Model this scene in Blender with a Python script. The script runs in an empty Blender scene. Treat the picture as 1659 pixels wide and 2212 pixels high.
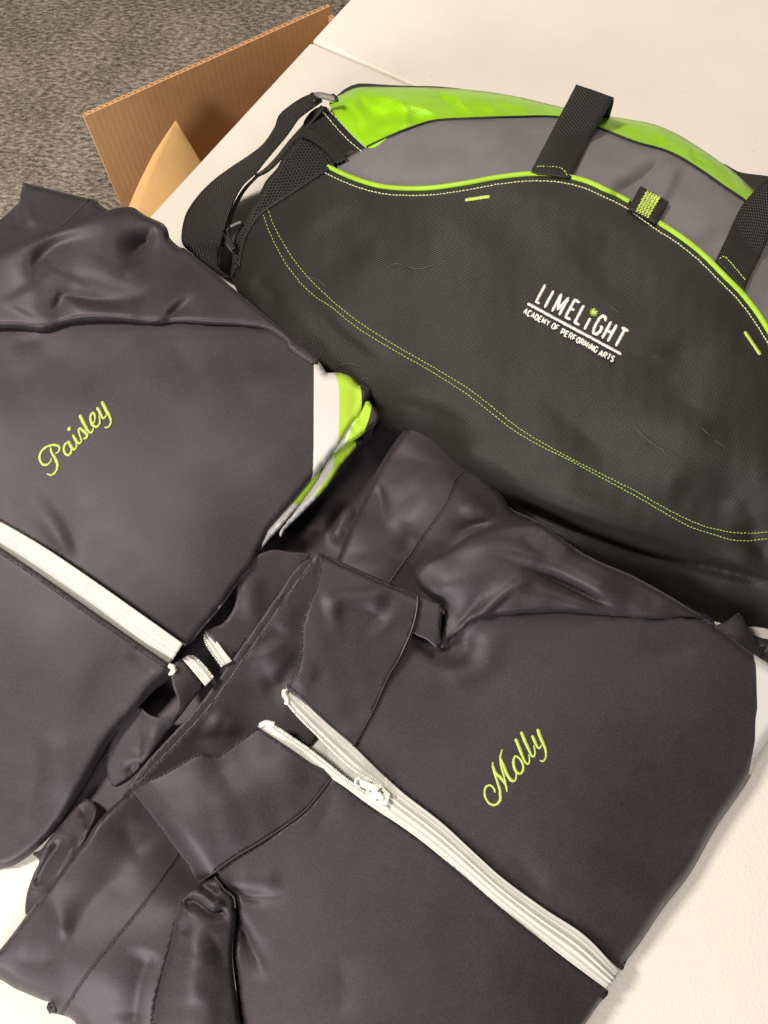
import bpy, math, random
import numpy as np
from mathutils import Vector, Matrix
from mathutils.geometry import delaunay_2d_cdt

random.seed(7)
np.random.seed(7)
scene = bpy.context.scene

# ------------------------------------------------------------------ camera
TZ = 0.74                      # table top above the floor
CAM_H = 0.66                   # camera above the table top
PITCH = math.radians(68.0)     # axis below the horizontal
FW, FH, FPX = 1659.0, 2212.0, 1663.6   # tracing frame and focal length in its units
cam_data = bpy.data.cameras.new('camera')
cam_data.sensor_fit = 'HORIZONTAL'
cam_data.sensor_width = 36.0
cam_data.lens = 36.0 * FPX / FW
cam_data.clip_start = 0.02
cam_data.clip_end = 50.0
cam = bpy.data.objects.new('camera', cam_data)
scene.collection.objects.link(cam)
cam.location = (0, 0, TZ + CAM_H)
cam.rotation_euler = (math.pi / 2 - PITCH, 0, 0)
scene.camera = cam

# ------------------------------------------------------------------ light
world = bpy.data.worlds.new('World')
scene.world = world
world.use_nodes = True
bg = world.node_tree.nodes['Background']
bg.inputs['Color'].default_value = (1.0, 0.95, 0.90, 1)
bg.inputs['Strength'].default_value = 0.075


def area(name, loc, aim, sx, sy, power, col):
    l = bpy.data.lights.new(name, 'AREA')
    l.shape = 'RECTANGLE'
    l.size, l.size_y = sx, sy
    l.energy = power
    l.color = col
    o = bpy.data.objects.new(name, l)
    scene.collection.objects.link(o)
    o.location = loc
    d = Vector(aim) - Vector(loc)
    o.rotation_euler = d.to_track_quat('-Z', 'Y').to_euler()
    return o


area('ceiling_light_panel', (-1.35, 0.55, TZ + 2.05), (0.0, 0.3, TZ), 0.32, 0.45, 56, (1.0, 0.93, 0.83))
area('front_sheen_fill', (-1.0, -1.85, TZ + 0.95), (0.0, 0.3, TZ), 1.2, 0.8, 60, (1.0, 0.96, 0.93))  # unseen soft light added low in front for sheen on front-facing folds
area('ceiling_light_panel', (0.9, 1.9, TZ + 2.15), (0.0, 0.3, TZ), 0.6, 1.2, 24, (1.0, 0.88, 0.76))

vs = scene.view_settings
vs.view_transform = 'Standard'
vs.look = 'None'
vs.exposure = 0.10
vs.gamma = 1.0
vs.use_curve_mapping = False

# ------------------------------------------------------------------ geometry helpers
CP, SP = math.cos(PITCH), math.sin(PITCH)


def unproject(x, y, z):
    """points of the tracing frame at height z above the table -> world coordinates (N,3)"""
    x = np.asarray(x, float); y = np.asarray(y, float); z = np.asarray(z, float)
    u = (x - FW / 2) / FPX
    v = (FH / 2 - y) / FPX
    dz = -SP + v * CP
    t = (z - CAM_H) / dz
    return np.stack([u * t, (CP + v * SP) * t, TZ + z + 0 * t], -1)


def P(x, y, z):
    return unproject([x], [y], [z])[0]


def crop(f, ox, oy):
    return lambda pts: [((p[0] * f + ox, p[1] * f + oy) + tuple(p[2:])) for p in pts]


c1 = crop(.5, 0, 0)
c2 = crop(.6, 663.6, 132.7)
c3 = crop(.32, 331.8, 165.9)
c4 = crop(.52, 0, 365)
c5 = crop(.52, 796.3, 829.5)
c6 = crop(.4, 265.4, 1128.1)
c7 = crop(.49, 0, 1128.1)
c8 = crop(.6, 663.6, 1526.3)
zA = crop(.2, 1094.9, 564.1)
zP = crop(.16, 53.1, 816.2)
zM = crop(.16, 995.4, 1526.3)
zZ = crop(.24, 564.0, 1446.6)
zF = crop(.24, 530.9, 730.0)
zG = crop(.2, 663.6, 165.9)
zT = crop(.2, 1327.0, 298.6)
zR = crop(.27, 1393.5, 1194.4)
zL = crop(.22, 0, 1725.3)
zS = crop(.24, 0, 371.6)
zC = crop(.28, 630.4, 829.5)


def spline(pts, step, closed=False):
    """Catmull-Rom through pts, resampled about every `step`; a third item 1 marks a corner"""
    n = len(pts)
    p = [np.array(q[:2], float) for q in pts]
    cor = [len(q) > 2 and q[2] == 1 for q in pts]
    out = []
    m = n if closed else n - 1
    for i in range(m):
        a, b = p[i], p[(i + 1) % n]
        pa = p[i - 1] if (closed or i > 0) else a
        nb = p[(i + 2) % n] if (closed or i + 2 < n) else b
        ta = (b - a) if cor[i] else (b - pa) * .5
        tb = (b - a) if cor[(i + 1) % n] else (nb - a) * .5
        L = np.linalg.norm(b - a)
        ta = ta * min(1, L / (np.linalg.norm(ta) + 1e-9))
        tb = tb * min(1, L / (np.linalg.norm(tb) + 1e-9))
        k = max(1, int(round(L / step)))
        for j in range(k):
            t = j / k
            h = (2 * t**3 - 3 * t**2 + 1) * a + (t**3 - 2 * t**2 + t) * ta + (-2 * t**3 + 3 * t**2) * b + (t**3 - t**2) * tb
            out.append(h)
    if not closed:
        out.append(p[-1])
    return np.array(out)


def polydist(X, Y, poly):
    """distance, side (+ = visual right of the direction of travel), arclength fraction"""
    poly = np.asarray(poly, float)
    seg = np.linalg.norm(np.diff(poly, axis=0), axis=1)
    cum = np.concatenate([[0], np.cumsum(seg)])
    tot = cum[-1]
    best = np.full(X.shape, 1e18); side = np.zeros_like(X); tt = np.zeros_like(X)
    for i in range(len(seg)):
        if seg[i] < 1e-9:
            continue
        ax, ay = poly[i]; bx, by = poly[i + 1]
        dx, dy = bx - ax, by - ay
        t = np.clip(((X - ax) * dx + (Y - ay) * dy) / seg[i]**2, 0, 1)
        d2 = (X - ax - t * dx)**2 + (Y - ay - t * dy)**2
        m = d2 < best
        best = np.where(m, d2, best)
        side = np.where(m, dx * (Y - ay) - dy * (X - ax), side)
        tt = np.where(m, (cum[i] + t * seg[i]) / tot, tt)
    return np.sqrt(best), np.sign(side), tt


def sst(a, b, x):
    t = np.clip((x - a) / (b - a), 0, 1)
    return t * t * (3 - 2 * t)


class Tps:
    def __init__(self, pts, lam=1e-4):
        A = np.array(pts, float)
        self.c = A[:, :2] / 500.0
        n = len(A)
        r2 = ((self.c[:, None] - self.c[None])**2).sum(-1)
        K = np.where(r2 > 0, r2 * np.log(r2 + 1e-20) * .5, 0) + lam * np.eye(n)
        Q = np.hstack([np.ones((n, 1)), self.c])
        M = np.zeros((n + 3, n + 3))
        M[:n, :n] = K; M[:n, n:] = Q; M[n:, :n] = Q.T
        self.w = np.linalg.solve(M, np.concatenate([A[:, 2], np.zeros(3)]))

    def __call__(self, X, Y):
        x = X / 500.0; y = Y / 500.0
        z = self.w[-3] + self.w[-2] * x + self.w[-1] * y
        for i, (a, b) in enumerate(self.c):
            r2 = (x - a)**2 + (y - b)**2
            z = z + self.w[i] * np.where(r2 > 0, r2 * np.log(r2 + 1e-20) * .5, 0)
        return z


AMP, WID = .78, 1.55            # overall softness of the folds


def near(X, Y, pl, R):
    x0, y0 = pl.min(0) - R; x1, y1 = pl.max(0) + R
    return (X > x0) & (X < x1) & (Y > y0) & (Y < y1)


def ridge(poly, amp, wl, wr=None, taper=.35, k=0.0, fan=False):
    """a soft fold along a line; k=1 keeps it as crisp as given; fan: pinched at the start, opening towards the end"""
    wr = wl if wr is None else wr
    A_ = amp * (AMP + (1 - AMP) * k); W_ = WID + (1 - WID) * k
    wl, wr = wl * W_, wr * W_
    pl = spline(poly, 14)

    def f(X, Y):
        out = np.zeros_like(X)
        m = near(X, Y, pl, 2.6 * max(wl, wr) * (1.5 if fan else 1))
        if m.any():
            d, s, t = polydist(X[m], Y[m], pl)
            w = np.where(s > 0, wr, wl)
            if fan:
                w = w * (.34 + 1.15 * t)
                tp = sst(0, .30, t) * (1 - sst(.38, 1, t)) * 1.15
            else:
                tp = sst(0, taper, t) * sst(0, taper, 1 - t)
            g = np.exp(-(d / w)**2)
            if amp < 0:          # hollows pinch into a crease, ridges stay round
                e = .13 * w
                g = .3 * g + .7 * np.exp(-1.5 * (np.sqrt(d * d + e * e) - e) / w)
                g = g * sst(0, .5, 2.6 - d / w)
            out[m] = A_ * g * tp
        return out
    return f


def roll(poly, R, drop):
    """rounds the surface off downwards within R of the line"""
    pl = spline(poly, 10)

    def f(X, Y):
        out = np.zeros_like(X)
        m = near(X, Y, pl, R)
        if m.any():
            d, s, t = polydist(X[m], Y[m], pl)
            q = np.clip(1 - d / R, 0, 1)
            out[m] = -drop * (1 - np.sqrt(np.maximum(0, 1 - q * q)))
        return out
    return f


def bump(x, y, amp, rx, ry=None, ang=0):
    ry = rx if ry is None else ry
    ca, sa = math.cos(math.radians(ang)), math.sin(math.radians(ang))

    def f(X, Y):
        u = (X - x) * ca + (Y - y) * sa
        v = -(X - x) * sa + (Y - y) * ca
        return amp * np.exp(-(u / rx)**2 - (v / ry)**2)
    return f


def waves(amp, scale, seed, n=7):
    r = np.random.RandomState(seed)
    ks = [(r.uniform(.5, 1.6) / scale, r.uniform(0, 2 * math.pi), r.uniform(0, 2 * math.pi)) for _ in range(n)]

    def f(X, Y):
        z = 0 * X
        for k, a, ph in ks:
            z = z + np.sin(k * 6.28 * (X * math.cos(a) + Y * math.sin(a)) + ph)
        return amp * .7 * z / n
    return f


class Z:
    """a height map: a base plus folds"""
    def __init__(self, base, ops=(), off=0.0, lo=None):
        self.base, self.ops, self.off, self.lo = base, list(ops), off, lo

    def __call__(self, X, Y):
        X = np.asarray(X, float); Y = np.asarray(Y, float)
        z = (self.base(X, Y) if callable(self.base) else self.base + 0 * X) + self.off
        for o in self.ops:
            z = z + o(X, Y)
        if self.lo is not None:
            z = np.maximum(z, self.lo)
        return z


def inside(X, Y, poly):
    c = np.zeros(X.shape, bool)
    n = len(poly)
    j = n - 1
    for i in range(n):
        xi, yi = poly[i]; xj, yj = poly[j]
        if yi != yj:
            m = ((yi > Y) != (yj > Y)) & (X < (xj - xi) * (Y - yi) / (yj - yi) + xi)
            c ^= m
        j = i
    return c


def link(o, parent=None):
    scene.collection.objects.link(o)
    if parent is not None:
        o.parent = parent
        o.matrix_parent_inverse = Matrix.Translation(-Vector(parent.location))
    return o


def mesh_obj(name, verts, faces, mat, parent=None, smooth=True, attrs=None, stuff=False):
    me = bpy.data.meshes.new(name)
    me.from_pydata([tuple(v) for v in verts], [], [tuple(f) for f in faces])
    if smooth:
        me.polygons.foreach_set('use_smooth', [True] * len(me.polygons))
    for k, a in (attrs or {}).items():
        at = me.attributes.new(k, 'FLOAT', 'POINT')
        at.data.foreach_set('value', np.asarray(a, dtype=np.float32))
    me.materials.append(mat)
    me.update()
    o = bpy.data.objects.new(name, me)
    if stuff:
        o['kind'] = 'stuff'
    return link(o, parent)


def sheet(name, parent, mat, outline, zf, step=9, thick=.0009, skirt=None, attrs=None, closed_curve=True, label=None):
    """a piece of cloth: traced outline, height map, real thickness and (optional) sides down to `skirt`"""
    bd = spline(outline, step * .8, True) if closed_curve else spline([(p[0], p[1], 1) for p in outline], step * .8, True)
    x0, y0 = bd.min(0); x1, y1 = bd.max(0)
    gx, gy = np.meshgrid(np.arange(x0, x1 + step, step), np.arange(y0, y1 + step * .87, step * .87))
    gx = gx + (np.arange(gx.shape[0]) % 2)[:, None] * step * .5
    gx, gy = gx.ravel(), gy.ravel()
    m = inside(gx, gy, bd)
    gx, gy = gx[m], gy[m]
    d, _, _ = polydist(gx, gy, np.vstack([bd, bd[:1]]))
    m = d > step * .55
    gx, gy = gx[m], gy[m]
    nb = len(bd)
    pts = [Vector(p) for p in bd] + [Vector(p) for p in zip(gx, gy)]
    edges = [(i, (i + 1) % nb) for i in range(nb)]
    vs_, es_, fs_, ov, oe, of = delaunay_2d_cdt(pts, edges, [], 1, 1e-5)
    XY = np.array([(v.x, v.y) for v in vs_])
    z = zf(XY[:, 0], XY[:, 1])
    W = unproject(XY[:, 0], XY[:, 1], z)
    faces = []
    for f in fs_:
        a, b, c = f[:3]
        cr = -((XY[b][0] - XY[a][0]) * (XY[c][1] - XY[a][1]) - (XY[b][1] - XY[a][1]) * (XY[c][0] - XY[a][0]))
        faces.append((a, b, c) if cr > 0 else (a, c, b))
    at = {k: f(XY[:, 0], XY[:, 1]) for k, f in (attrs or {}).items()}
    W = list(map(tuple, W))
    if skirt is not None:
        # boundary loop of the triangulation -> sides
        cnt = {}
        for f in faces:
            for k in range(3):
                e = (f[k], f[(k + 1) % 3])
                cnt[e] = 1
        bnd = [e for e in cnt if (e[1], e[0]) not in cnt]
        low = {}
        cx = sum(w[0] for w in W) / len(W); cy = sum(w[1] for w in W) / len(W)
        for e in bnd:
            for k in e:
                if k not in low:
                    low[k] = len(W)
                    x, y, zz = W[k]
                    zl = min(TZ + (skirt(XY[k:k+1, 0], XY[k:k+1, 1])[0] if callable(skirt) else skirt), zz - .0005)
                    L = math.hypot(x - cx, y - cy) + 1e-6
                    ins = min(.006, (zz - zl) * .25)
                    W.append((x - (x - cx) / L * ins, y - (y - cy) / L * ins, zl))
                    for kk in at:
                        at[kk] = np.append(at[kk], at[kk][k])
        for a, b in bnd:
            faces.append((b, a, low[a], low[b]))
    o = mesh_obj(name, W, faces, mat, parent, attrs=at)
    if thick and skirt is None:
        md = o.modifiers.new('cloth', 'SOLIDIFY')
        md.thickness = thick
        md.offset = -1
    if label:
        o['label'] = label
    return o


def ribbon(name, parent, mat, A, B, za, zb, thick=.0014, m=6, bulge=0.0, n=None, prof=None, step=8, stuff=False):
    """webbing or tape between two traced edges with their own heights (za, zb: lists, functions or numbers)"""
    a = spline(A, 3); b = spline(B, 3)

    def resamp(p, n):
        s = np.concatenate([[0], np.cumsum(np.linalg.norm(np.diff(p, axis=0), axis=1))])
        t = np.linspace(0, s[-1], n)
        return np.stack([np.interp(t, s, p[:, 0]), np.interp(t, s, p[:, 1])], -1), s[-1]
    if n is None:
        n = max(6, int(max(len(a), len(b)) * 3 / step))
    a, la = resamp(a, n); b, lb = resamp(b, n)

    def hz(z, p):
        if callable(z):
            return z(p[:, 0], p[:, 1])
        if isinstance(z, (list, tuple)):
            t = np.linspace(0, 1, n)
            return np.interp(t, np.linspace(0, 1, len(z)), z)
        return np.full(n, float(z))
    za_, zb_ = hz(za, a), hz(zb, b)
    Wa = unproject(a[:, 0], a[:, 1], za_); Wb = unproject(b[:, 0], b[:, 1], zb_)
    s = np.concatenate([[0], np.cumsum(np.linalg.norm(np.diff((Wa + Wb) / 2, axis=0), axis=1))])
    V = []; U = []; Vv = []
    for i in range(n):
        w = np.linalg.norm(Wb[i] - Wa[i])
        for j in range(m + 1):
            t = j / m
            q = Wa[i] * (1 - t) + Wb[i] * t
            q = q + np.array([0, 0, bulge * 4 * t * (1 - t) + (prof(t) if prof else 0)])
            V.append(q); U.append(t * w); Vv.append(s[i])
    F = []
    for i in range(n - 1):
        for j in range(m):
            k = i * (m + 1) + j
            f = (k, k + 1, k + m + 2, k + m + 1)
            F.append(f)
    # keep normals up
    nrm = 0
    for f in F:
        p0, p1, p2 = V[f[0]], V[f[1]], V[f[2]]
        nrm += (p1[0] - p0[0]) * (p2[1] - p0[1]) - (p1[1] - p0[1]) * (p2[0] - p0[0])
    if nrm < 0:
        F = [f[::-1] for f in F]
    o = mesh_obj(name, V, F, mat, parent, attrs={'u': U, 'v': Vv}, stuff=stuff)
    if thick:
        md = o.modifiers.new('webbing', 'SOLIDIFY')
        md.thickness = thick
        md.offset = -1
    return o


def tube_geo(pts, r, sides=6, V=None, F=None, cap=True, flat=1.0):
    V = [] if V is None else V; F = [] if F is None else F
    pts = [Vector(p) for p in pts]
    n = len(pts)
    base = len(V)
    up = Vector((0, 0, 1))
    for i in range(n):
        d = (pts[min(i + 1, n - 1)] - pts[max(i - 1, 0)])
        if d.length < 1e-9:
            d = Vector((1, 0, 0))
        d.normalize()
        sd = d.cross(up)
        if sd.length < 1e-4:
            sd = Vector((1, 0, 0))
        sd.normalize()
        u2 = sd.cross(d).normalized()
        rr = r[i] if hasattr(r, '__len__') else r
        for k in range(sides):
            a = 2 * math.pi * k / sides
            V.append(tuple(pts[i] + sd * math.cos(a) * rr + u2 * math.sin(a) * rr * flat))
    for i in range(n - 1):
        for k in range(sides):
            a = base + i * sides + k; b = base + i * sides + (k + 1) % sides
            F.append((a, b, b + sides, a + sides))
    if cap:
        F.append(tuple(base + k for k in range(sides))[::-1])
        F.append(tuple(base + (n - 1) * sides + k for k in range(sides)))
    return V, F


def on_surf(pts, zf, off, step=6, closed=False):
    s = spline(pts, step, closed)
    z = zf(s[:, 0], s[:, 1]) + off
    return unproject(s[:, 0], s[:, 1], z)


def cord(name, parent, mat, pts, zf, r, off=0, step=6, sides=6, flat=1.0):
    V, F = tube_geo(on_surf(pts, zf, off, step), r, sides, flat=flat)
    return mesh_obj(name, V, F, mat, parent)


def stitches(parent, mat, pts, zf, L=5.2, gap=2.6, r=.00045, off=.0004, name='stitching'):
    s = spline(pts, 1.0)
    z = zf(s[:, 0], s[:, 1]) + off
    W = unproject(s[:, 0], s[:, 1], z)
    V, F = [], []
    i = 0
    n = len(s)
    while i + 2 < n:
        j = min(n - 1, i + int(round(L * random.uniform(.9, 1.1))))
        if j - i < 2:
            break
        mid = (i + j) // 2
        jit = np.random.normal(0, .00012, 3)
        lo = np.array([0, 0, -.0006])
        q = [W[i] + lo, W[i + (mid - i) // 2] + jit, W[mid] + jit + [0, 0, .0001], W[mid + (j - mid) // 2] + jit, W[j] + lo]
        tube_geo(q, [r * .7, r, r * 1.05, r, r * .7], 5, V, F)
        i = j + max(1, int(round(gap)))
    return mesh_obj(name, V, F, mat, parent, stuff=True)


def embroider(name, parent, mat, paths, zf, tr, off=.0003, h=.0007, wscale=1.0):
    V, F, U = [], [], []
    k = 0
    for path, w in paths:
        pl = spline(tr(path), 1.6)
        n = len(pl)
        d = np.gradient(pl, axis=0)
        d /= np.linalg.norm(d, axis=1)[:, None] + 1e-9
        nn = np.stack([-d[:, 1], d[:, 0]], -1)
        t = np.linspace(0, 1, n)
        w0 = w if hasattr(w, '__len__') else [w, w, w]
        ww = np.interp(t, np.linspace(0, 1, len(w0)), w0) * .5 * wscale
        ww = ww * np.sqrt(np.clip(np.minimum(t, 1 - t) * n / 2.2, .12, 1))
        jl = np.random.normal(0, .38, n); jr = np.random.normal(0, .38, n)
        base = len(V)
        dz = .00012 * k
        k += 1
        for j, (o_, hh) in enumerate([(-1, 0), (-.6, .75), (0, 1), (.6, .75), (1, 0)]):
            q = pl + nn * (ww * o_ + (jl if o_ < 0 else jr if o_ > 0 else 0) * abs(o_))[:, None]
            zz = zf(q[:, 0], q[:, 1]) + off + dz * .3 + h * hh
            if hh == 0:
                zz = zz - off - .0006
            V += list(unproject(q[:, 0], q[:, 1], zz))
            U += list(np.arange(n) * 1.6)
        for j in range(4):
            for i in range(n - 1):
                F.append((base + j * n + i, base + j * n + i + 1, base + (j + 1) * n + i + 1, base + (j + 1) * n + i))
    return mesh_obj(name, V, F, mat, parent, attrs={'v': U}, stuff=False)


def box_geo(o, ex, ey, ez, V, F):
    """box from corner o with edge vectors"""
    o, ex, ey, ez = map(lambda q: np.array(q, float), (o, ex, ey, ez))
    b = len(V)
    for k in range(8):
        V.append(tuple(o + ex * (k & 1) + ey * (k >> 1 & 1) + ez * (k >> 2 & 1)))
    F += [(b + 0, b + 2, b + 3, b + 1), (b + 4, b + 5, b + 7, b + 6), (b + 0, b + 1, b + 5, b + 4),
          (b + 2, b + 6, b + 7, b + 3), (b + 0, b + 4, b + 6, b + 2), (b + 1, b + 3, b + 7, b + 5)]


def thing(name, label, cat, loc=(0, 0, 0)):
    o = bpy.data.objects.new(name, None)
    o.empty_display_size = .05
    o['label'] = label
    o['category'] = cat
    o.location = loc
    scene.collection.objects.link(o)
    return o


# ------------------------------------------------------------------ materials
def srgb(r, g, b):
    def f(c):
        c /= 255.0
        return c / 12.92 if c <= .04045 else ((c + .055) / 1.055)**2.4
    return (f(r), f(g), f(b), 1)


class M:
    def __init__(self, name, rough=.6, spec=.4):
        self.m = bpy.data.materials.new(name)
        self.m.use_nodes = True
        self.nt = self.m.node_tree
        self.b = self.nt.nodes['Principled BSDF']
        self.b.inputs['Roughness'].default_value = rough
        self.b.inputs['Specular IOR Level'].default_value = spec

    def n(self, t, **kw):
        nd = self.nt.nodes.new(t)
        for k, v in kw.items():
            if k in nd.inputs:
                nd.inputs[k].default_value = v
            else:
                setattr(nd, k, v)
        return nd

    def l(self, a, b):
        self.nt.links.new(a, b)

    def coord(self):
        return self.n('ShaderNodeTexCoord').outputs['Object']

    def noise(self, scale, detail=3, rough=.5, vec=None):
        nd = self.n('ShaderNodeTexNoise', Scale=scale, Detail=detail, Roughness=rough)
        self.l(vec or self.coord(), nd.inputs['Vector'])
        return nd.outputs['Fac']

    def ramp(self, fac, stops, interp='LINEAR'):
        r = self.n('ShaderNodeValToRGB')
        r.color_ramp.interpolation = interp
        e = r.color_ramp.elements
        while len(e) < len(stops):
            e.new(.5)
        for i, (p, c) in enumerate(stops):
            e[i].position = p
            e[i].color = c
        self.l(fac, r.inputs['Fac'])
        return r.outputs['Color']

    def math(self, op, a, b=None, c=None):
        nd = self.n('ShaderNodeMath', operation=op)
        for i, v in enumerate((a, b, c)):
            if v is None:
                continue
            if isinstance(v, (int, float)):
                nd.inputs[i].default_value = v
            else:
                self.l(v, nd.inputs[i])
        return nd.outputs[0]

    def bumpn(self, h, strength=.3, dist=.001, prev=None):
        nd = self.n('ShaderNodeBump', Strength=strength, Distance=dist)
        self.l(h, nd.inputs['Height'])
        if prev is not None:
            self.l(prev, nd.inputs['Normal'])
        return nd.outputs['Normal']

    def attr(self, name):
        return self.n('ShaderNodeAttribute', attribute_name=name).outputs['Fac']

    def sep(self, v=None):
        nd = self.n('ShaderNodeSeparateXYZ')
        self.l(v or self.coord(), nd.inputs[0])
        return nd.outputs

    def col(self, c):
        if isinstance(c, tuple):
            self.b.inputs['Base Color'].default_value = c
        else:
            self.l(c, self.b.inputs['Base Color'])

    def normal(self, nrm):
        self.l(nrm, self.b.inputs['Normal'])


def mul(c, k):
    return (c[0] * k, c[1] * k, c[2] * k, 1)


CH = (.0290, .0252, .0268, 1)          # charcoal knit
LIME = (.46, .72, .035, 1)
WHITE = (.74, .72, .70, 1)


def knit(name, striped=False, base=CH):
    m = M(name, rough=.46, spec=.55)
    v = m.coord()
    n1 = m.noise(55, 3, .6, v)
    n2 = m.noise(760, 1, .5, v)
    c = m.ramp(m.math('ADD', m.math('MULTIPLY', n1, .25), m.math('MULTIPLY', n2, .75)), [(.36, mul(base, .74)), (.64, mul(base, 1.26))])
    vo = m.n('ShaderNodeTexVoronoi', Scale=62, Randomness=1.0)
    m.l(v, vo.inputs['Vector'])
    lint = m.ramp(vo.outputs['Distance'], [(.016, (1, 1, 1, 1)), (.034, (0, 0, 0, 1))])
    ml = m.n('ShaderNodeMix', data_type='RGBA')
    m.l(lint, ml.inputs[0])
    m.l(c, ml.inputs[6])
    ml.inputs[7].default_value = (.11, .10, .10, 1)
    c = ml.outputs[2]
    if striped:
        s = m.attr('s')
        for th, cc in ((0.0, WHITE), (1.0, LIME), (2.0, base)):
            mx = m.n('ShaderNodeMix', data_type='RGBA')
            k = m.math('MULTIPLY', m.math('SUBTRACT', s, th), 60.0)
            k.node.use_clamp = True
            m.l(k, mx.inputs[0])
            m.l(c, mx.inputs[6])
            mx.inputs[7].default_value = cc
            c = mx.outputs[2]
    m.col(c)
    m.b.inputs['Specular Tint'].default_value = (1.0, .88, .99, 1)
    m.b.inputs['Sheen Weight'].default_value = .05
    m.b.inputs['Sheen Roughness'].default_value = .4
    m.b.inputs['Sheen Tint'].default_value = (.95, .85, 1, 1)
    r = m.ramp(n1, [(.3, (.53, .53, .53, 1)), (.7, (.57, .57, .57, 1))])
    m.l(r, m.b.inputs['Roughness'])
    nb = m.bumpn(n2, .14, .0004)
    m.normal(nb)
    return m.m


def twill(name, c, period=.0012, rough=.5, spec=.45, ang=24, depth=.4, contrast=.35):
    m = M(name, rough, spec)
    v = m.coord()
    s0 = m.sep(v)
    s = (s0[0], m.math('ADD', s0[1], s0[2]))
    a = math.radians(ang)
    n1 = m.noise(25, 3, .6, v)
    ph = m.math('ADD', m.math('MULTIPLY', s[0], math.sin(a) * 6.283 / period), m.math('MULTIPLY', s[1], math.cos(a) * 6.283 / period))
    ph2 = m.math('ADD', m.math('MULTIPLY', s[0], math.cos(a) * 6.283 / period * .8), m.math('MULTIPLY', s[1], -math.sin(a) * 6.283 / period * .8))
    w = m.math('MULTIPLY_ADD', m.math('SINE', ph), .5, .5)
    w2 = m.math('MULTIPLY_ADD', m.math('SINE', ph2), .5, .5)
    wv = m.math('ADD', m.math('MULTIPLY', w, .85), m.math('MULTIPLY', w2, .15))
    col = m.ramp(wv, [(.1, mul(c, 1 - contrast)), (.9, mul(c, 1 + contrast))])
    mx = m.n('ShaderNodeMix', data_type='RGBA', blend_type='MULTIPLY')
    mx.inputs[0].default_value = 1
    m.l(col, mx.inputs[6])
    m.l(m.ramp(n1, [(.25, (.86, .86, .86, 1)), (.75, (1.1, 1.1, 1.1, 1))]), mx.inputs[7])
    m.col(mx.outputs[2])
    nb = m.bumpn(wv, depth, .0006)
    m.normal(nb)
    return m.m


def webbing(name, c=(.017, .015, .014, 1)):
    m = M(name, .5, .4)
    u, v = m.attr('u'), m.attr('v')
    a = m.math('SINE', m.math('MULTIPLY', u, 6.283 / .0042))
    b = m.math('SINE', m.math('MULTIPLY', v, 6.283 / .0038))
    h = m.math('MULTIPLY_ADD', m.math('MULTIPLY', a, b), .5, .5)
    m.col(m.ramp(h, [(.1, mul(c, .35)), (.9, mul(c, 2.1))]))
    m.normal(m.bumpn(h, .9, .0016))
    return m.m


def plain(name, c, rough=.5, spec=.4, bump_scale=None, bs=.2, bd=.0005, var=.08):
    m = M(name, rough, spec)
    n1 = m.noise(60, 3, .6)
    m.col(m.ramp(n1, [(.3, mul(c, 1 - var)), (.7, mul(c, 1 + var))]))
    if bump_scale:
        m.normal(m.bumpn(m.noise(bump_scale, 2), bs, bd))
    return m.m


def thread(name, c):
    m = M(name, .42, .5)
    v = m.attr('v')
    w = m.math('MULTIPLY_ADD', m.math('SINE', m.math('MULTIPLY', v, 2.6)), .5, .5)
    nz = m.noise(900, 2, .6)
    f = m.math('ADD', m.math('MULTIPLY', w, .5), m.math('MULTIPLY', nz, .5))
    m.col(m.ramp(f, [(.25, mul(c, .78)), (.75, mul(c, 1.15))]))
    m.normal(m.bumpn(f, .5, .0005))
    return m.m


MAT = {}
MAT['knit'] = knit('charcoal_knit')
MAT['stripe'] = knit('charcoal_knit_with_stripes', True)
MAT['seam'] = plain('charcoal_seam', (.048, .041, .042, 1), .6, .3, 700)
MAT['dark_thread'] = plain('dark_thread', (.020, .018, .019, 1), .6, .3)
MAT['grey_thread'] = plain('grey_thread', (.13, .115, .11, 1), .5, .4)
MAT['white_tape'] = plain('white_zip_tape', (.62, .60, .555, 1), .6, .3, 900, .4, .0006, .06)
MAT['white_plastic'] = plain('white_plastic', (.82, .80, .74, 1), .3, .5, None)
MAT['lining'] = plain('white_lining', (.68, .66, .63, 1), .6, .3, 300, .2)
MAT['lime_thread'] = thread('lime_thread', (.53, .68, .13, 1))
MAT['white_thread'] = thread('white_thread', (.80, .78, .73, 1))
MAT['lime_stitch'] = plain('lime_stitch', (.46, .66, .10, 1), .5, .4)
MAT['pale_stitch'] = plain('pale_lime_stitch', (.62, .68, .38, 1), .5, .4)
MAT['black_poly'] = twill('black_twill', (.0150, .0128, .0108, 1), .0020, .56, .45, 22, .6, .45)
MAT['grey_poly'] = twill('grey_twill', (.185, .175, .185, 1), .0019, .45, .5, 58, .7, .22)
MAT['green_poly'] = twill('lime_ripstop', (.31, .64, .006, 1), .0022, .36, .5, 45, .7, .22)
MAT['piping'] = twill('lime_piping', (.36, .58, .03, 1), .0019, .5, .4, 45, .4, .15)
MAT['webbing'] = webbing('black_webbing')
MAT['elastic'] = plain('black_elastic', (.017, .015, .014, 1), .6, .3, 500)
MAT['net'] = plain('black_net', (.05, .046, .046, 1), .5, .4)
MAT['buckle'] = plain('grey_plastic', (.20, .185, .17, 1), .32, .5)
MAT['black_plastic'] = plain('black_plastic', (.02, .02, .02, 1), .35, .5)


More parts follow.
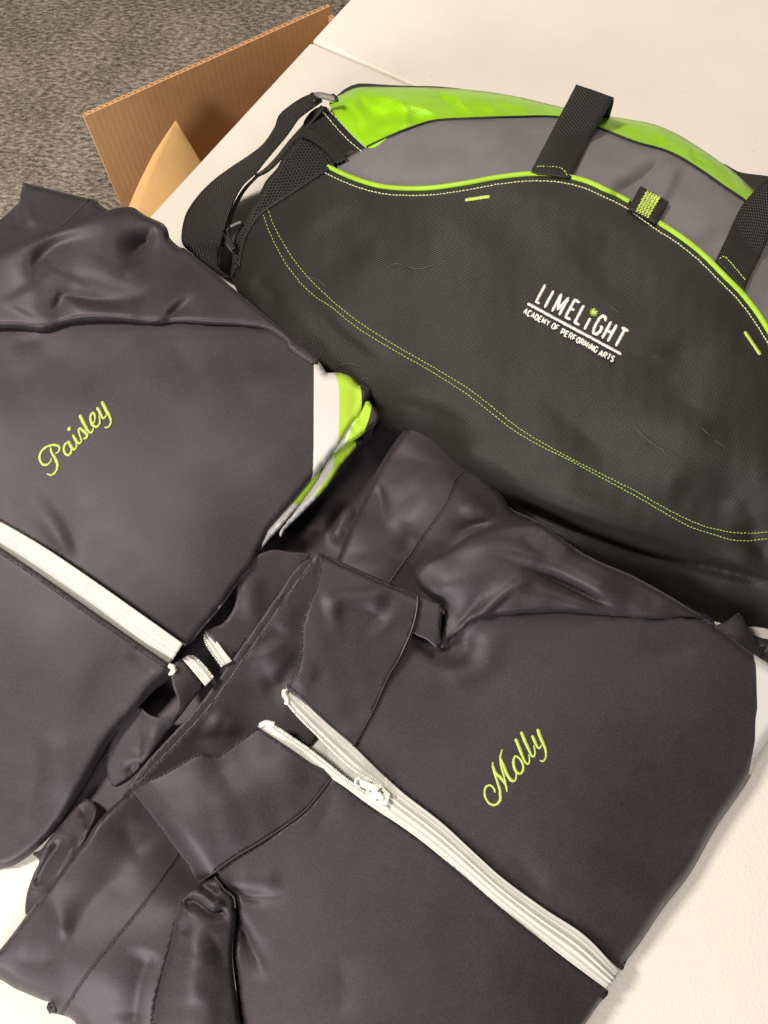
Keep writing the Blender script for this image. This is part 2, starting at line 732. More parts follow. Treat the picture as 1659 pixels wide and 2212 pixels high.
def cardboard(name, c, flute=.10):
    m = M(name, .8, .2)
    v = m.coord()
    n1 = m.noise(14, 4, .6, v)
    fib = m.n('ShaderNodeMapping')
    m.l(v, fib.inputs['Vector'])
    fib.inputs['Scale'].default_value = (110, 110, 70)
    n2 = m.noise(1, 3, .6, fib.outputs['Vector'])
    f = m.math('ADD', m.math('MULTIPLY', n1, .5), m.math('MULTIPLY', n2, .5))
    m.col(m.ramp(f, [(.3, mul(c, .92)), (.7, mul(c, 1.06))]))
    sx = m.sep(v)
    ph = m.math('ADD', m.math('MULTIPLY', sx[0], .87 * 6.283 / .0085), m.math('MULTIPLY', sx[1], .49 * 6.283 / .0085))
    m.normal(m.bumpn(m.math('SINE', ph), flute, .001, m.bumpn(n2, .10, .001)))
    return m.m


MAT['card'] = cardboard('brown_cardboard', (.66, .37, .17, 1))
MAT['card_edge'] = cardboard('cardboard_core', (.60, .37, .21, 1))
MAT['card_light'] = cardboard('pale_kraft_card', (.74, .44, .18, 1), .01)


def carpet_mat():
    m = M('carpet_pile', .95, .1)
    v = m.coord()
    wp = m.n('ShaderNodeMapping')
    m.l(v, wp.inputs['Vector'])
    wp.inputs['Rotation'].default_value = (0, 0, math.radians(15))
    wp.inputs['Scale'].default_value = (1, 2.0, 1)
    n1 = m.noise(62, 4, .7, wp.outputs['Vector'])
    n2 = m.noise(260, 3, .6, v)
    n3 = m.noise(7, 3, .5, v)
    f = m.math('ADD', m.math('MULTIPLY', n1, .62), m.math('ADD', m.math('MULTIPLY', n2, .26), m.math('MULTIPLY', n3, .12)))
    m.col(m.ramp(f, [(.38, (.075, .060, .049, 1)), (.47, (.24, .198, .16, 1)), (.54, (.43, .365, .30, 1)), (.62, (.66, .57, .48, 1))]))
    m.normal(m.bumpn(f, .9, .012))
    return m.m


MAT['carpet'] = carpet_mat()


def table_mat():
    m = M('white_moulded_plastic', .42, .4)
    v = m.coord()
    n1 = m.noise(9, 3, .5, v)
    vor = m.n('ShaderNodeTexVoronoi', Scale=420, feature='SMOOTH_F1')
    m.l(v, vor.inputs['Vector'])
    n2 = m.noise(330, 3, .55, v)
    h = m.math('ADD', m.math('MULTIPLY', vor.outputs['Distance'], .5), m.math('MULTIPLY', n2, .7))
    sp = m.n('ShaderNodeTexVoronoi', Scale=34)
    m.l(v, sp.inputs['Vector'])
    speck = m.ramp(sp.outputs['Distance'], [(.015, (.45, .40, .34, 1)), (.032, (1, 1, 1, 1))])
    mx = m.n('ShaderNodeMix', data_type='RGBA', blend_type='MULTIPLY')
    mx.inputs[0].default_value = 1
    n4 = m.noise(3.2, 5, .65, v)
    f4 = m.math('ADD', m.math('MULTIPLY', n1, .4), m.math('MULTIPLY', n4, .6))
    m.l(m.ramp(f4, [(.32, (.71, .645, .57, 1)), (.5, (.76, .70, .63, 1)), (.68, (.78, .72, .65, 1))]), mx.inputs[6])
    m.l(speck, mx.inputs[7])
    m.col(mx.outputs[2])
    m.normal(m.bumpn(h, .30, .0010))
    return m.m


MAT['table'] = table_mat()

# ------------------------------------------------------------------ floor
V, F = [], []
floor = mesh_obj('carpet', [(-3, -2, 0), (3, -2, 0), (3, 4, 0), (-3, 4, 0)], [(0, 1, 2, 3)], MAT['carpet'], smooth=False)
floor['kind'] = 'structure'
floor['label'] = 'mottled grey brown loop carpet on the floor'

# ------------------------------------------------------------------ table (two leaves that meet in a seam)
e0 = P(323, 465, 0); e1 = P(750, 3, 0)
ed = (e1 - e0)[:2]; ed /= np.linalg.norm(ed)           # along the long edge, away from the viewer
en = np.array([ed[1], -ed[0]])                          # into the table
seam = P(672, 88, 0)[:2]
s_at = float(np.dot(seam - e0[:2], ed))
table = thing('folding_table', 'white moulded plastic folding table with a seam across its top', 'table', (e0[0], e0[1], 0))
for k, (a, b) in enumerate(((s_at - 1.05, s_at - .0011), (s_at + .0011, s_at + .9))):
    V, F = [], []
    o = np.array([*(e0[:2] + ed * a), TZ - .045])
    box_geo(o, np.array([*(ed * (b - a)), 0]), np.array([*(en * 1.15), 0]), (0, 0, .045), V, F)
    leaf = mesh_obj('table_leaf', V, F, MAT['table'], table)
    # flip if inside out
    bv = leaf.modifiers.new('rounding', 'BEVEL')
    bv.width = .0045
    bv.segments = 4
    bv.limit_method = 'ANGLE'

# ------------------------------------------------------------------ cardboard box beside the table
RZ = -.10
A = P(177, 246, RZ); B = P(709, 8, RZ)
bd_ = (B - A)[:2]; BL = np.linalg.norm(bd_); bd_ /= BL
bn = np.array([bd_[1], -bd_[0]])                         # towards the viewer
box = thing('cardboard_box', 'open brown corrugated cardboard box with raised flaps on the carpet beside the table', 'box', (A[0], A[1], 0))


def corrugated(name, o, ex, L, ez, Hh, en_, T=.006, label=None):
    """two liners with a waved core between them; ex along, ez up, en_ across"""
    V, F = [], []
    l = .0012
    box_geo(o, ex * L, en_ * l, ez * Hh, V, F)
    box_geo(o + en_ * (T - l), ex * L, en_ * l, ez * Hh, V, F)
    p = mesh_obj(name, V, F, MAT['card'], box, smooth=False)
    if label:
        p['label'] = label
    V, F = [], []
    n = int(L / .0012)
    for i in range(n + 1):
        x = L * i / n
        w = l + (T - 2 * l) * (.5 + .46 * math.sin(x / .0085 * 6.283))
        for h in (.0, Hh - .0006):
            V.append(tuple(o + ex * x + en_ * w + ez * h))
    for i in range(n):
        F.append((2 * i, 2 * i + 2, 2 * i + 3, 2 * i + 1))
    core = mesh_obj('fluted_core', V, F, MAT['card_edge'], p)
    md = core.modifiers.new('paper', 'SOLIDIFY'); md.thickness = .0013; md.offset = 0
    return p


ex3 = np.array([*bd_, 0]); en3 = np.array([*bn, 0]); ez3 = np.array([0, 0, 1.0])
FLH = .26
zb = TZ + RZ - FLH
o = np.array([A[0], A[1], zb])
flap = corrugated('raised_flap', o, ex3, BL, ez3, FLH, en3 * 1.0, .0062, 'long raised flap with pressed vertical creases')
# pressed creases in the inner liner
for fr, dep in ((.17, .35), (.36, .4), (.71, .4)):
    V, F = [], []
    x = BL * fr
    pts = [o + ex3 * (x + .0012 * math.sin(7 * t)) + en3 * .0060 + ez3 * (FLH * t) for t in np.linspace(0, .995, 12)]
    tube_geo(pts, .0013 * dep, 6, V, F, flat=1)
    mesh_obj('crease', V, F, MAT['card'], flap)
BW = .30
corrugated('wall', np.array([A[0], A[1], .002]), ex3, BL, ez3, zb - .002, en3, .0062)
corrugated('wall', np.array([A[0], A[1], .002]) + en3 * BW, ex3, BL, ez3, zb - .002, en3, .0062)
corrugated('wall', np.array([A[0], A[1], .002]) + en3 * .0063, en3, BW - .0064, ez3, zb - .002, ex3, .0062)
corrugated('wall', np.array([A[0], A[1], .002]) + en3 * .0063 + ex3 * (BL - .0062), en3, BW - .0064, ez3, zb - .002, ex3, .0062)
corrugated('raised_flap', np.array([A[0], A[1], zb + .0005]) + en3 * .0063 + ex3 * (BL - .0062), en3, BW * .5, ez3, FLH - .012, ex3, .0062)
# the bent side flap: pale, curving up out of the box
V, F = [], []
NA, NB = 14, 10
lo_l = [(268, 470, -.23), (300, 395, -.19), (330, 335, -.155), (355, 296, -.135), (379, 261, -.120)]
hi_r = [(520, 600, -.34), (500, 520, -.29), (470, 430, -.235), (440, 360, -.185), (379.5, 261, -.120)]
def along(l, t):
    l = np.array(l, float)
    s = np.linspace(0, 1, len(l))
    return np.array([np.interp(t, s, l[:, k]) for k in range(3)])
for i in range(NA + 1):
    t = i / NA
    a = along(lo_l, t); b = along(hi_r, t)
    if i == NA:
        b = b + np.array([.6, .4, 0])
    for j in range(NB + 1):
        q = a * (1 - j / NB) + b * (j / NB)
        w = P(q[0], q[1], q[2] + .012 * math.sin(math.pi * j / NB) * (1 - t))
        V.append(tuple(w))
for i in range(NA):
    for j in range(NB):
        k = i * (NB + 1) + j
        F.append((k, k + 1, k + NB + 2, k + NB + 1))
sf = mesh_obj('bent_flap', V, F, MAT['card_light'], box)
sf['label'] = 'pale kraft flap curving up inside the box'
md = sf.modifiers.new('card', 'SOLIDIFY'); md.thickness = .003; md.offset = 0

# ------------------------------------------------------------------ duffel bag
bag = thing('duffel_bag', 'black, grey and lime green duffel bag with white academy logo lying on the white table', 'bag',
            tuple(P(1100, 700, 0)))
zbag0 = Tps([(505, 590, .028), (520, 500, .036), (575, 400, .05), (640, 300, .058), (700, 232, .058),
             (560, 640, .04), (600, 560, .058), (700, 500, .082), (900, 500, .112), (1100, 500, .125), (1300, 600, .13), (1500, 760, .13), (1659, 900, .127), (1850, 1050, .10),
             (700, 690, .068), (900, 790, .09), (1100, 890, .103), (1300, 990, .108), (1500, 1090, .104), (1659, 1150, .097), (1850, 1260, .08),
             (880, 900, .058), (1004, 985, .066), (1108, 1040, .074), (1212, 1085, .08), (1316, 1118, .08), (1420, 1150, .077), (1524, 1180, .072), (1649, 1235, .062),
             (780, 860, .035), (900, 970, .012), (1000, 1050, .008), (1108, 1120, .015), (1264, 1200, .03), (1420, 1265, .022), (1545, 1335, .010), (1659, 1352, .008), (1850, 1430, .01),
             (600, 740, .03),
             (750, 300, .072), (850, 350, .1), (1000, 310, .115), (1150, 310, .12), (1290, 330, .122), (1450, 420, .124), (1600, 540, .122), (1800, 720, .1),
             (778, 192, .055), (860, 240, .088), (950, 190, .07), (1050, 235, .1), (1130, 212, .082), (1300, 252, .088), (1450, 286, .088), (1600, 378, .088), (1750, 500, .07), (1950, 800, .04), (1980, 1100, .04)],
            3e-4)
bag_ops = [
    # ridge and crease of the slumped lower front
    ridge([(940, 960), (1004, 996), (1108, 1050), (1212, 1092), (1316, 1124), (1420, 1152), (1524, 1182), (1600, 1212), (1680, 1252)], .013, 34, 16, .12, .6),
    ridge([(1100, 1078), (1186, 1124), (1264, 1155), (1368, 1190), (1472, 1213), (1576, 1236), (1690, 1262)], -.014, 9, 18, .12, .8),
    ridge(c2([(0, 830), (80, 900), (180, 990), (330, 1090)]), .004, 16, 10),
    # soft dents of the front panel
    ridge(c2([(330, 520), (300, 640), (250, 760)]), -.004, 60, 44),
    ridge(c2([(720, 560), (640, 680), (560, 800), (520, 960)]), .0035, 60, 90),
    ridge(c2([(1090, 560), (1060, 680), (980, 760)]), -.0035, 60, 50),
    ridge(c2([(1300, 980), (1340, 1080), (1240, 1190)]), -.003, 60),
    ridge(c5([(900, 130), (1100, 110), (1300, 160), (1500, 260)]), .004, 34, 26),
    ridge(c5([(700, 60), (860, 180), (1000, 300)]), -.0035, 26),
    ridge(c5([(1250, 400), (1400, 470), (1560, 500)]), -.005, 24, 34),
    ridge(c5([(1560, 560), (1620, 680), (1700, 720)]), -.008, 22),
    # left lower corner folds
    ridge(c3([(640, 1330), (760, 1420), (860, 1560)]), -.005, 18, 26),
    ridge(c3([(580, 1300), (690, 1450), (800, 1600)]), .004, 20),
    ridge(c3([(1150, 900), (1260, 1080), (1420, 1290)]), -.004, 60),
    bump(610, 540, .003, 70, 110, 20),
    ridge(c5([(1640, 800), (1450, 690), (1200, 600), (950, 480)]), -.006, 20, 26, fan=True), ridge(c5([(1640, 640), (1500, 420), (1250, 300)]), -.005, 34, 44, fan=True), ridge(c5([(60, 60), (300, 130), (560, 260)]), -.004, 16, 26, fan=True),
    ridge(c2([(1480, 1290), (1250, 1180), (1010, 1130)]), -.004, 40, 50, fan=True), ridge(c2([(90, 430), (230, 560), (320, 740)]), -.004, 40, 40, fan=True),
    # grey panel dents
    ridge(c2([(1300, 330), (1240, 400), (1170, 450), (1080, 490)]), -.011, 14, 26, .3, 1),
    ridge(c2([(1330, 350), (1290, 450), (1250, 520)]), .007, 18, 24, .3, 1),
    ridge(c2([(1420, 420), (1400, 560), (1440, 680)]), .005, 40),
    ridge(c2([(560, 330), (660, 280), (780, 262)]), .004, 30),
    ridge(zG([(1200, 540), (1300, 700), (1330, 900)]), -.004, 20),
    # green panel creases
    ridge(zG([(560, 130), (640, 330), (780, 400), (1000, 400)]), -.009, 10, 20, .3, .9),
    ridge(zG([(650, 150), (900, 240), (1200, 330), (1500, 420)]), .007, 14, 9, .3, 1),
    ridge(zG([(820, 350), (1050, 390), (1420, 440)]), -.004, 8, 14, .35, .7),
    ridge(zG([(560, 160), (540, 360), (600, 560)]), .004, 10, 14),
    ridge(zG([(900, 530), (830, 620), (760, 690)]), -.004, 8),
    ridge(c2([(470, 100), (500, 130), (540, 170), (700, 190)]), -.006, 10, 16, .35, .7),
    ridge(c2([(600, 140), (760, 170), (860, 180)]), .005, 12),
    ridge(c2([(1190, 210), (1250, 240), (1290, 300)]), -.005, 9, 12, .35, .7),
    ridge(c2([(1330, 270), (1420, 330), (1500, 400)]), .003, 10),
    ridge(c2([(470, 92), (480, 130), (560, 150)]), -.008, 7, 9, .3, 1), ridge(c2([(520, 110), (560, 160), (620, 195)]), .005, 6, 8, .3, 1), ridge(c2([(640, 120), (700, 165), (800, 185)]), -.005, 7, 7, .3, 1),
    ridge(c2([(300, 130), (360, 190), (330, 250)]), .005, 10, 7, .3, 1), ridge(c2([(120, 150), (180, 200), (200, 280)]), -.004, 8, 8, .3, 1), ridge(c2([(840, 150), (870, 175), (880, 195)]), -.006, 6, 6, .3, 1),
    ridge(c2([(1060, 215), (1120, 240), (1200, 262)]), -.005, 6, 7, .3, 1), ridge(c2([(1240, 225), (1255, 255), (1300, 285)]), .006, 6, 6, .3, 1), ridge(c2([(1380, 310), (1400, 350), (1460, 380)]), -.005, 6, 6, .3, 1), ridge(c2([(1500, 385), (1520, 420), (1560, 450)]), -.004, 6, 6, .3, 1),
    waves(.0014, 150, 3), waves(.0004, 60, 5),
]
zbag = Z(zbag0, bag_ops, 0, .004)

green_top = c2([(80, 160), (130, 115), (185, 93), (300, 92), (470, 95), (600, 103), (750, 125), (900, 160), (1060, 192), (1150, 207), (1245, 225), (1330, 260), (1420, 315), (1520, 385), (1610, 465), (1700, 545), (1850, 740)])
green_low = c2([(215, 308), (300, 268), (370, 240), (460, 213), (600, 205), (750, 200), (880, 199), (960, 212), (1050, 240), (1180, 290), (1300, 325), (1400, 380), (1500, 450), (1580, 505), (1660, 580), (1760, 760)])
pipe = c2([(75, 378), (130, 405), (200, 432), (270, 450), (350, 457), (450, 455), (560, 440), (680, 418), (800, 405), (900, 408), (1000, 430), (1080, 465), (1160, 505), (1265, 580), (1350, 635), (1430, 700), (1500, 770), (1560, 830), (1620, 905), (1680, 1000), (1740, 1100)])
end_left = c3([(1085, 210), (1020, 290), (985, 400), (880, 530), (830, 620), (760, 700), (690, 840), (610, 970), (545, 1100), (530, 1250), (528, 1350)])

edge_roll = roll(green_top, 26, .03)
zgreen = Z(zbag, [edge_roll], 0, .01)
sheet('top_panel', bag, MAT['green_poly'], green_top + [p for p in reversed(green_low)], zgreen, 6, .001)
grey_poly = green_low[:-1] + [(1760, 700), (1740, 820)] + list(reversed(pipe[1:-2]))
grey_poly = c2([(110, 372)]) + grey_poly
zgrey = Z(zbag, [], -.0008)
sheet('upper_front_panel', bag, MAT['grey_poly'], grey_poly, zgrey, 7, .001)
# seam binding between lime and grey
cord('binding', bag, MAT['elastic'], green_low, zgreen, .0012, .0001, 6)
low_edge = [(498, 596), (540, 680), (620, 760), (720, 835), (820, 900), (900, 968), (1000, 1050), (1108, 1122), (1264, 1222), (1342, 1262), (1420, 1290), (1488, 1318), (1545, 1341), (1597, 1349), (1659, 1357), (1850, 1440)]
front_poly = pipe + [(1800, 900), (1850, 1100), (1860, 1300)] + list(reversed(low_edge)) + list(reversed(c3([(1215, 600), (1050, 705), (900, 805), (760, 895), (690, 965), (620, 1085), (590, 1190), (560, 1290), (530, 1330)])))
sheet('front_panel', bag, MAT['black_poly'], front_poly, Z(zbag, [roll(low_edge, 30, .012)], 0, .003), 7, skirt=.001)
# far side and back of the bag, closing the body behind the top panel
gt = spline(green_top, 20)
zz = zgreen(gt[:, 0], gt[:, 1])
Wt = unproject(gt[:, 0], gt[:, 1], zz)
V, F = [], []
for i in range(len(gt)):
    for j, (dy, fz) in enumerate(((0, 1), (.012, .8), (.018, .45), (.012, .12), (0, .03))):
        V.append((Wt[i][0], Wt[i][1] + dy, TZ + (Wt[i][2] - TZ) * fz - (0.0006 if j == 0 else 0)))
for i in range(len(gt) - 1):
    for j in range(4):
        k = i * 5 + j
        F.append((k, k + 1, k + 6, k + 5))
mesh_obj('back_panel', V, F, MAT['black_poly'], bag)
# left end gusset behind the net pocket
end_right = c3([(1440, 480), (1300, 525), (1220, 590), (1050, 705), (900, 805), (760, 895), (690, 965), (620, 1085), (590, 1190), (560, 1290), (530, 1345)])
end_poly = c3([(1170, 205), (1300, 345)]) + end_right + list(reversed(end_left[1:-1])) + c3([(1085, 218)])
zend = Z(zbag, [], -.0012, .003)
sheet('end_panel', bag, MAT['elastic'], end_poly, zend, 6, skirt=.001)
# lime piping, its dark border and stitches
cord('piping', bag, MAT['piping'], pipe[:13], zbag, .0025, .0006, 5, 10, .8)
cord('piping', bag, MAT['piping'], pipe[13:], zbag, .0025, .0006, 5, 10, .8)


def shift(pts, d):
    s = spline(pts, 14)
    g = np.gradient(s, axis=0)
    g /= np.linalg.norm(g, axis=1)[:, None]
    return [tuple(q) for q in (s + np.stack([-g[:, 1], g[:, 0]], -1) * d)]


stitches(bag, MAT['pale_stitch'], shift(pipe, 15), zbag, 5.5, 2.2, .0005, .0006)
dsA = c3([(770, 890), (810, 1000), (870, 1110), (950, 1240), (1050, 1360), (1150, 1460), (1250, 1550)]) + c2([(200, 948), (330, 1030), (450, 1098), (600, 1192)]) + c5([(620, 180), (760, 265), (880, 330), (1000, 390), (1110, 445), (1240, 520), (1365, 580), (1450, 605), (1560, 620), (1680, 612), (1800, 600)])
dsB = c3([(740, 930), (780, 1040), (820, 1130), (900, 1270), (1000, 1400), (1100, 1490), (1195, 1550)]) + c2([(190, 965), (320, 1044), (440, 1112), (585, 1205)]) + c5([(600, 190), (720, 260), (820, 308), (960, 385), (1100, 460), (1230, 535), (1330, 590), (1420, 620), (1530, 650), (1680, 640), (1800, 628)])
for q in (dsA, dsB):
    stitches(bag, MAT['lime_stitch'], q, zbag, 5.5, 2.0, .00030, .0002)
for q in (zG([(170, 375), (300, 530), (440, 680), (590, 805)]), zG([(215, 330), (350, 480), (490, 630), (640, 770)])):
    stitches(bag, MAT['pale_stitch'], q, zend, 6, 2.4, .00048, .0014)
# tacks on the front panel
for q in (c2([(568, 499), (658, 486)]), c2([(1575, 972), (1632, 1056)])):
    embroider('bar_tack', bag, MAT['lime_thread'], [(q, 8.5)], zbag, lambda p: p)
# net pocket with its elastic
elas_a = c3([(1010, 340), (1090, 375), (1180, 430), (1260, 500), (1310, 560)])
elas_b = c3([(985, 405), (1060, 435), (1140, 490), (1200, 550), (1235, 590)])


def eprof(t):
    return .0012 + .0007 * abs(math.sin(t * math.pi * 3.5))


ribbon('pocket_elastic', bag, MAT['elastic'], elas_a, elas_b, Z(zbag, [], .002), Z(zbag, [], .003), .001, 14, 0, None, eprof, 5)
net_poly = spline(c3([(990, 412), (1060, 440), (1140, 492), (1235, 588), (1050, 705), (900, 805), (760, 895), (690, 965), (620, 1085), (590, 1190), (575, 1290), (528, 1340), (530, 1250), (545, 1100), (610, 970), (690, 840), (760, 700), (830, 620), (880, 530)]), 6, True)
V, F = [], []
ang = math.radians(-35)
hexr = 4.3
cx0, cy0 = 610, 430
znet = Z(zbag, [], .0022, .005)
ii, jj, kk_ = np.meshgrid(np.arange(-40, 41), np.arange(-60, 61), np.arange(6), indexing='ij')
hx = hexr * 1.5 * ii + hexr * np.cos(np.pi / 3 * kk_)
hy = hexr * math.sqrt(3) * (jj + (ii % 2) * .5) + hexr * np.sin(np.pi / 3 * kk_)
HX = cx0 + hx * math.cos(ang) - hy * math.sin(ang) + 1.2 * np.sin(hy * .05)
HY = cy0 + hx * math.sin(ang) + hy * math.cos(ang) + 1.2 * np.sin(hx * .06)
ok = (HX > 490) & (HX < 740) & (HY > 280) & (HY < 610)
ok[ok] = inside(HX[ok], HY[ok], net_poly)
ok = ok.all(-1)
HX, HY = HX[ok], HY[ok]
HW = unproject(HX, HY, znet(HX.ravel(), HY.ravel()).reshape(HX.shape))
for row in HW:
    for k in range(3):
        tube_geo([row[k], row[(k + 1) % 6]], .00055, 3, V, F, cap=False)
mesh_obj('pocket_netting', V, F, MAT['net'], bag, stuff=True)
cord('pocket_binding', bag, MAT['elastic'], c3([(1215, 592), (1050, 705), (900, 805), (760, 895), (690, 965), (620, 1085), (590, 1190), (578, 1290)]), zbag, .0016, .0008)

# carrying handle: two webbing runs sewn under the piping, joined behind the bag
hz_ = .0016
hz1 = lambda X, Y: np.maximum(zbag(X, Y) + .0028, .116)
ribbon('handle', bag, MAT['webbing'], c2([(803, 400), (860, 290), (915, 185), (968, 84)]), c2([(950, 418), (1005, 310), (1055, 215), (1103, 131)]), hz1, hz1, .0018, 8, .0008, None, None, 4)
ribbon('handle', bag, MAT['webbing'], c2([(968, 82.5), (985, 110), (1000, 190), (1010, 260)]), c2([(1104, 129.5), (1103, 150), (1090, 200), (1085, 250)]),
       [.116, .10, .06, .03], [.116, .10, .06, .03], .0018, 8, 0, None, None, 5)
hz2 = lambda X, Y: np.maximum(zbag(X, Y) + .003, .118)
ribbon('handle', bag, MAT['webbing'], zT([(1100, 1310), (1180, 1150), (1250, 1000), (1320, 830), (1400, 700), (1520, 560), (1680, 430), (1850, 350)]),
       zT([(1405, 1640), (1490, 1450), (1560, 1320), (1659, 1100), (1760, 920), (1860, 790), (1960, 680), (2060, 600)]), hz2, hz2, .0018, 8, .0008, None, None, 4)
ribbon('handle', bag, MAT['webbing'], [(1480, 330), (1560, 352), (1600, 372), (1680, 384), (1790, 420)], [(1500, 370), (1580, 410), (1640, 440), (1700, 450), (1770, 470)],
       [.02, .035, .05, .07, .10], [.03, .05, .065, .085, .115], .0018, 6, 0)
stitches(bag, MAT['lime_stitch'], c2([(828, 378), (870, 378), (915, 385), (938, 410)]), Z(hz1), 4.5, 1.6, .00042, .0009)
stitches(bag, MAT['lime_stitch'], zT([(1140, 1297), (1185, 1275), (1230, 1310), (1300, 1390), (1360, 1460), (1415, 1525)]), Z(hz2), 4.5, 1.6, .00042, .0009)
# fabric loop tab
tab_a = zT([(280, 515), (215, 635), (155, 750)]); tab_b = zT([(590, 690), (525, 805), (460, 915)])
ribbon('loop_tab', bag, MAT['webbing'], tab_a, tab_b, Z(zbag, [], .0042), Z(zbag, [], .0042), .003, 8, .0006, 10)
zig = []
for k in range(5):
    path = []
    for i in range(15):
        t = i / 14
        s = .28 + k * .095 + (.028 if i % 2 else -.028)
        a = np.array(tab_a[0]) * (1 - t) + np.array(tab_a[2]) * t
        b = np.array(tab_b[0]) * (1 - t) + np.array(tab_b[2]) * t
        q = a * (1 - s) + b * s
        path.append((q[0], q[1]))
    zig.append((path, 4.6))
embroider('tab_weave', bag, MAT['lime_thread'], zig, Z(zbag, [], .0052), lambda p: p, .0003, .0004)

# shoulder strap and its hardware
st_o = c3([(1085, 105), (1000, 140), (910, 200), (845, 260), (815, 340), (740, 450), (640, 530), (520, 610), (400, 700), (300, 800), (220, 920), (190, 1040), (195, 1130), (260, 1195), (380, 1292), (470, 1352)])
st_i = c3([(1140, 160), (1060, 215), (985, 270), (960, 300), (900, 385), (820, 480), (745, 570), (690, 640), (600, 725), (545, 820), (500, 940), (470, 1040), (440, 1150), (432, 1230), (445, 1310), (520, 1365)])
ribbon('shoulder_strap', bag, MAT['webbing'], st_o, st_i, [.062, .060, .052, .046, .042, .036, .030, .026, .024, .022, .018, .012], [.068, .068, .066, .064, .062, .060, .056, .052, .048, .044, .030, .020], .0018, 8, .002, None, None, 4)
ribbon('strap_tail', bag, MAT['webbing'], c3([(1130, 190), (1020, 310), (920, 420), (820, 545), (740, 625), (680, 660)]), c3([(1150, 205), (1055, 315), (960, 420), (860, 545), (780, 625), (690, 672)]),
       [.064, .05, .04, .034, .03, .03], [.068, .06, .055, .05, .048, .04], .0018, 5, 0)
ribbon('strap_tail', bag, MAT['webbing'], c3([(700, 655), (610, 745), (555, 830), (510, 940), (480, 1040), (455, 1140)]), c3([(708, 660), (622, 752), (568, 838), (522, 950), (492, 1050), (466, 1150)]),
       [.05, .045, .042, .038, .034, .03], [.03, .025, .02, .018, .014, .01], .0018, 4, 0)
ribbon('strap_anchor', bag, MAT['webbing'], c3([(460, 1110), (490, 1150), (540, 1200)]), c3([(440, 1300), (490, 1340), (540, 1370)]), [.018, .022, .026], [.010, .012, .014], .0018, 6)


def bent(name, pts3, r, mat, sides=8, flat=1.0):
    V, F = tube_geo(pts3, r, sides, flat=flat)
    return mesh_obj(name, V, F, mat, bag)


def buckle_bar(name, pts, z, r, mat, flat=.6):
    s = spline(c3(pts), 3)
    return bent(name, unproject(s[:, 0], s[:, 1], np.full(len(s), z)), r, mat, 8, flat)


buckle_bar('buckle', [(1078, 130), (1120, 125), (1170, 135), (1232, 150)], .072, .0038, MAT['buckle'], .7)
buckle_bar('buckle', [(1070, 112), (1082, 140), (1088, 168)], .0735, .0022, MAT['black_plastic'])
buckle_bar('buckle', [(1205, 122), (1228, 140), (1236, 165)], .0735, .0022, MAT['black_plastic'])
buckle_bar('strap_ring', [(590, 985), (555, 995), (515, 1015), (490, 1045), (500, 1080), (530, 1140), (545, 1170)], .040, .0026, MAT['black_plastic'], .8)
buckle_bar('strap_ring', [(590, 982), (560, 992), (520, 1012)], .0418, .0017, MAT['buckle'], .8)


# logo on the front panel
GL = {
    'A': [[(0, 0), (.45, 1), (.9, 0)], [(.2, .33), (.7, .33)]], 'C': [[(.85, .82), (.6, 1), (.25, 1), (0, .75), (0, .25), (.25, 0), (.6, 0), (.85, .18)]],
    'D': [[(0, 0), (0, 1), (.5, 1), (.82, .7), (.82, .3), (.5, 0), (0, 0)]], 'E': [[(.75, 1), (0, 1), (0, 0), (.75, 0)], [(0, .52), (.62, .52)]],
    'F': [[(.75, 1), (0, 1), (0, 0)], [(0, .5), (.62, .5)]], 'G': [[(.8, .8), (.6, 1), (.2, 1), (0, .78), (0, .22), (.2, 0), (.6, 0), (.8, .2), (.8, .46), (.46, .46)]],
    'H': [[(0, 0), (0, 1)], [(.78, 0), (.78, 1)], [(0, .5), (.78, .5)]], 'I': [[(0.1, 0), (0.1, 1)]], 'i': [[(0.1, 0), (0.1, .68)]], 'L': [[(0, 1), (0, 0), (.6, 0)]],
    'M': [[(0, 0), (0, 1), (.47, .25), (.94, 1), (.94, 0)]], 'N': [[(0, 0), (0, 1), (.78, 0), (.78, 1)]],
    'O': [[(.2, 0), (0, .25), (0, .75), (.2, 1), (.62, 1), (.82, .75), (.82, .25), (.62, 0), (.2, 0)]],
    'P': [[(0, 0), (0, 1), (.55, 1), (.78, .82), (.78, .62), (.55, .45), (0, .45)]], 'R': [[(0, 0), (0, 1), (.55, 1), (.78, .82), (.78, .65), (.55, .5), (0, .5)], [(.42, .5), (.8, 0)]],
    'S': [[(.76, .82), (.55, 1), (.22, 1), (0, .8), (.12, .58), (.62, .44), (.78, .22), (.55, 0), (.2, 0), (0, .18)]], 'T': [[(0, 1), (.85, 1)], [(.42, 1), (.42, 0)]],
    'Y': [[(0, 1), (.42, .5), (.84, 1)], [(.42, .5), (.42, 0)]],
}
ADV = {'I': .36, 'i': .36, 'L': .82, 'M': 1.22, 'A': 1.08, ' ': .48}


def lettering(text, p0, xdir, ydir, hw, spacing, w):
    """text from p0; xdir per unit advance, ydir per cap height; returns embroidery strokes"""
    out = []
    x = 0
    for ch in text:
        for st in GL.get(ch, []):
            out.append(([(p0[0] + xdir[0] * (x + a) * hw + ydir[0] * b, p0[1] + xdir[1] * (x + a) * hw + ydir[1] * b, 1) for a, b in st], w))
        x += ADV.get(ch, 1.0) + spacing
    return out, x


def fit_text(text, start, end, ydir, spacing, w):
    _, tot = lettering(text, (0, 0), (1, 0), ydir, 1, spacing, w)
    tot -= spacing
    xd = np.array(end, float) - np.array(start, float)
    return lettering(text, start, tuple(xd / tot), ydir, 1, spacing, w)[0]


logo = []
ydir1 = (100, -185)
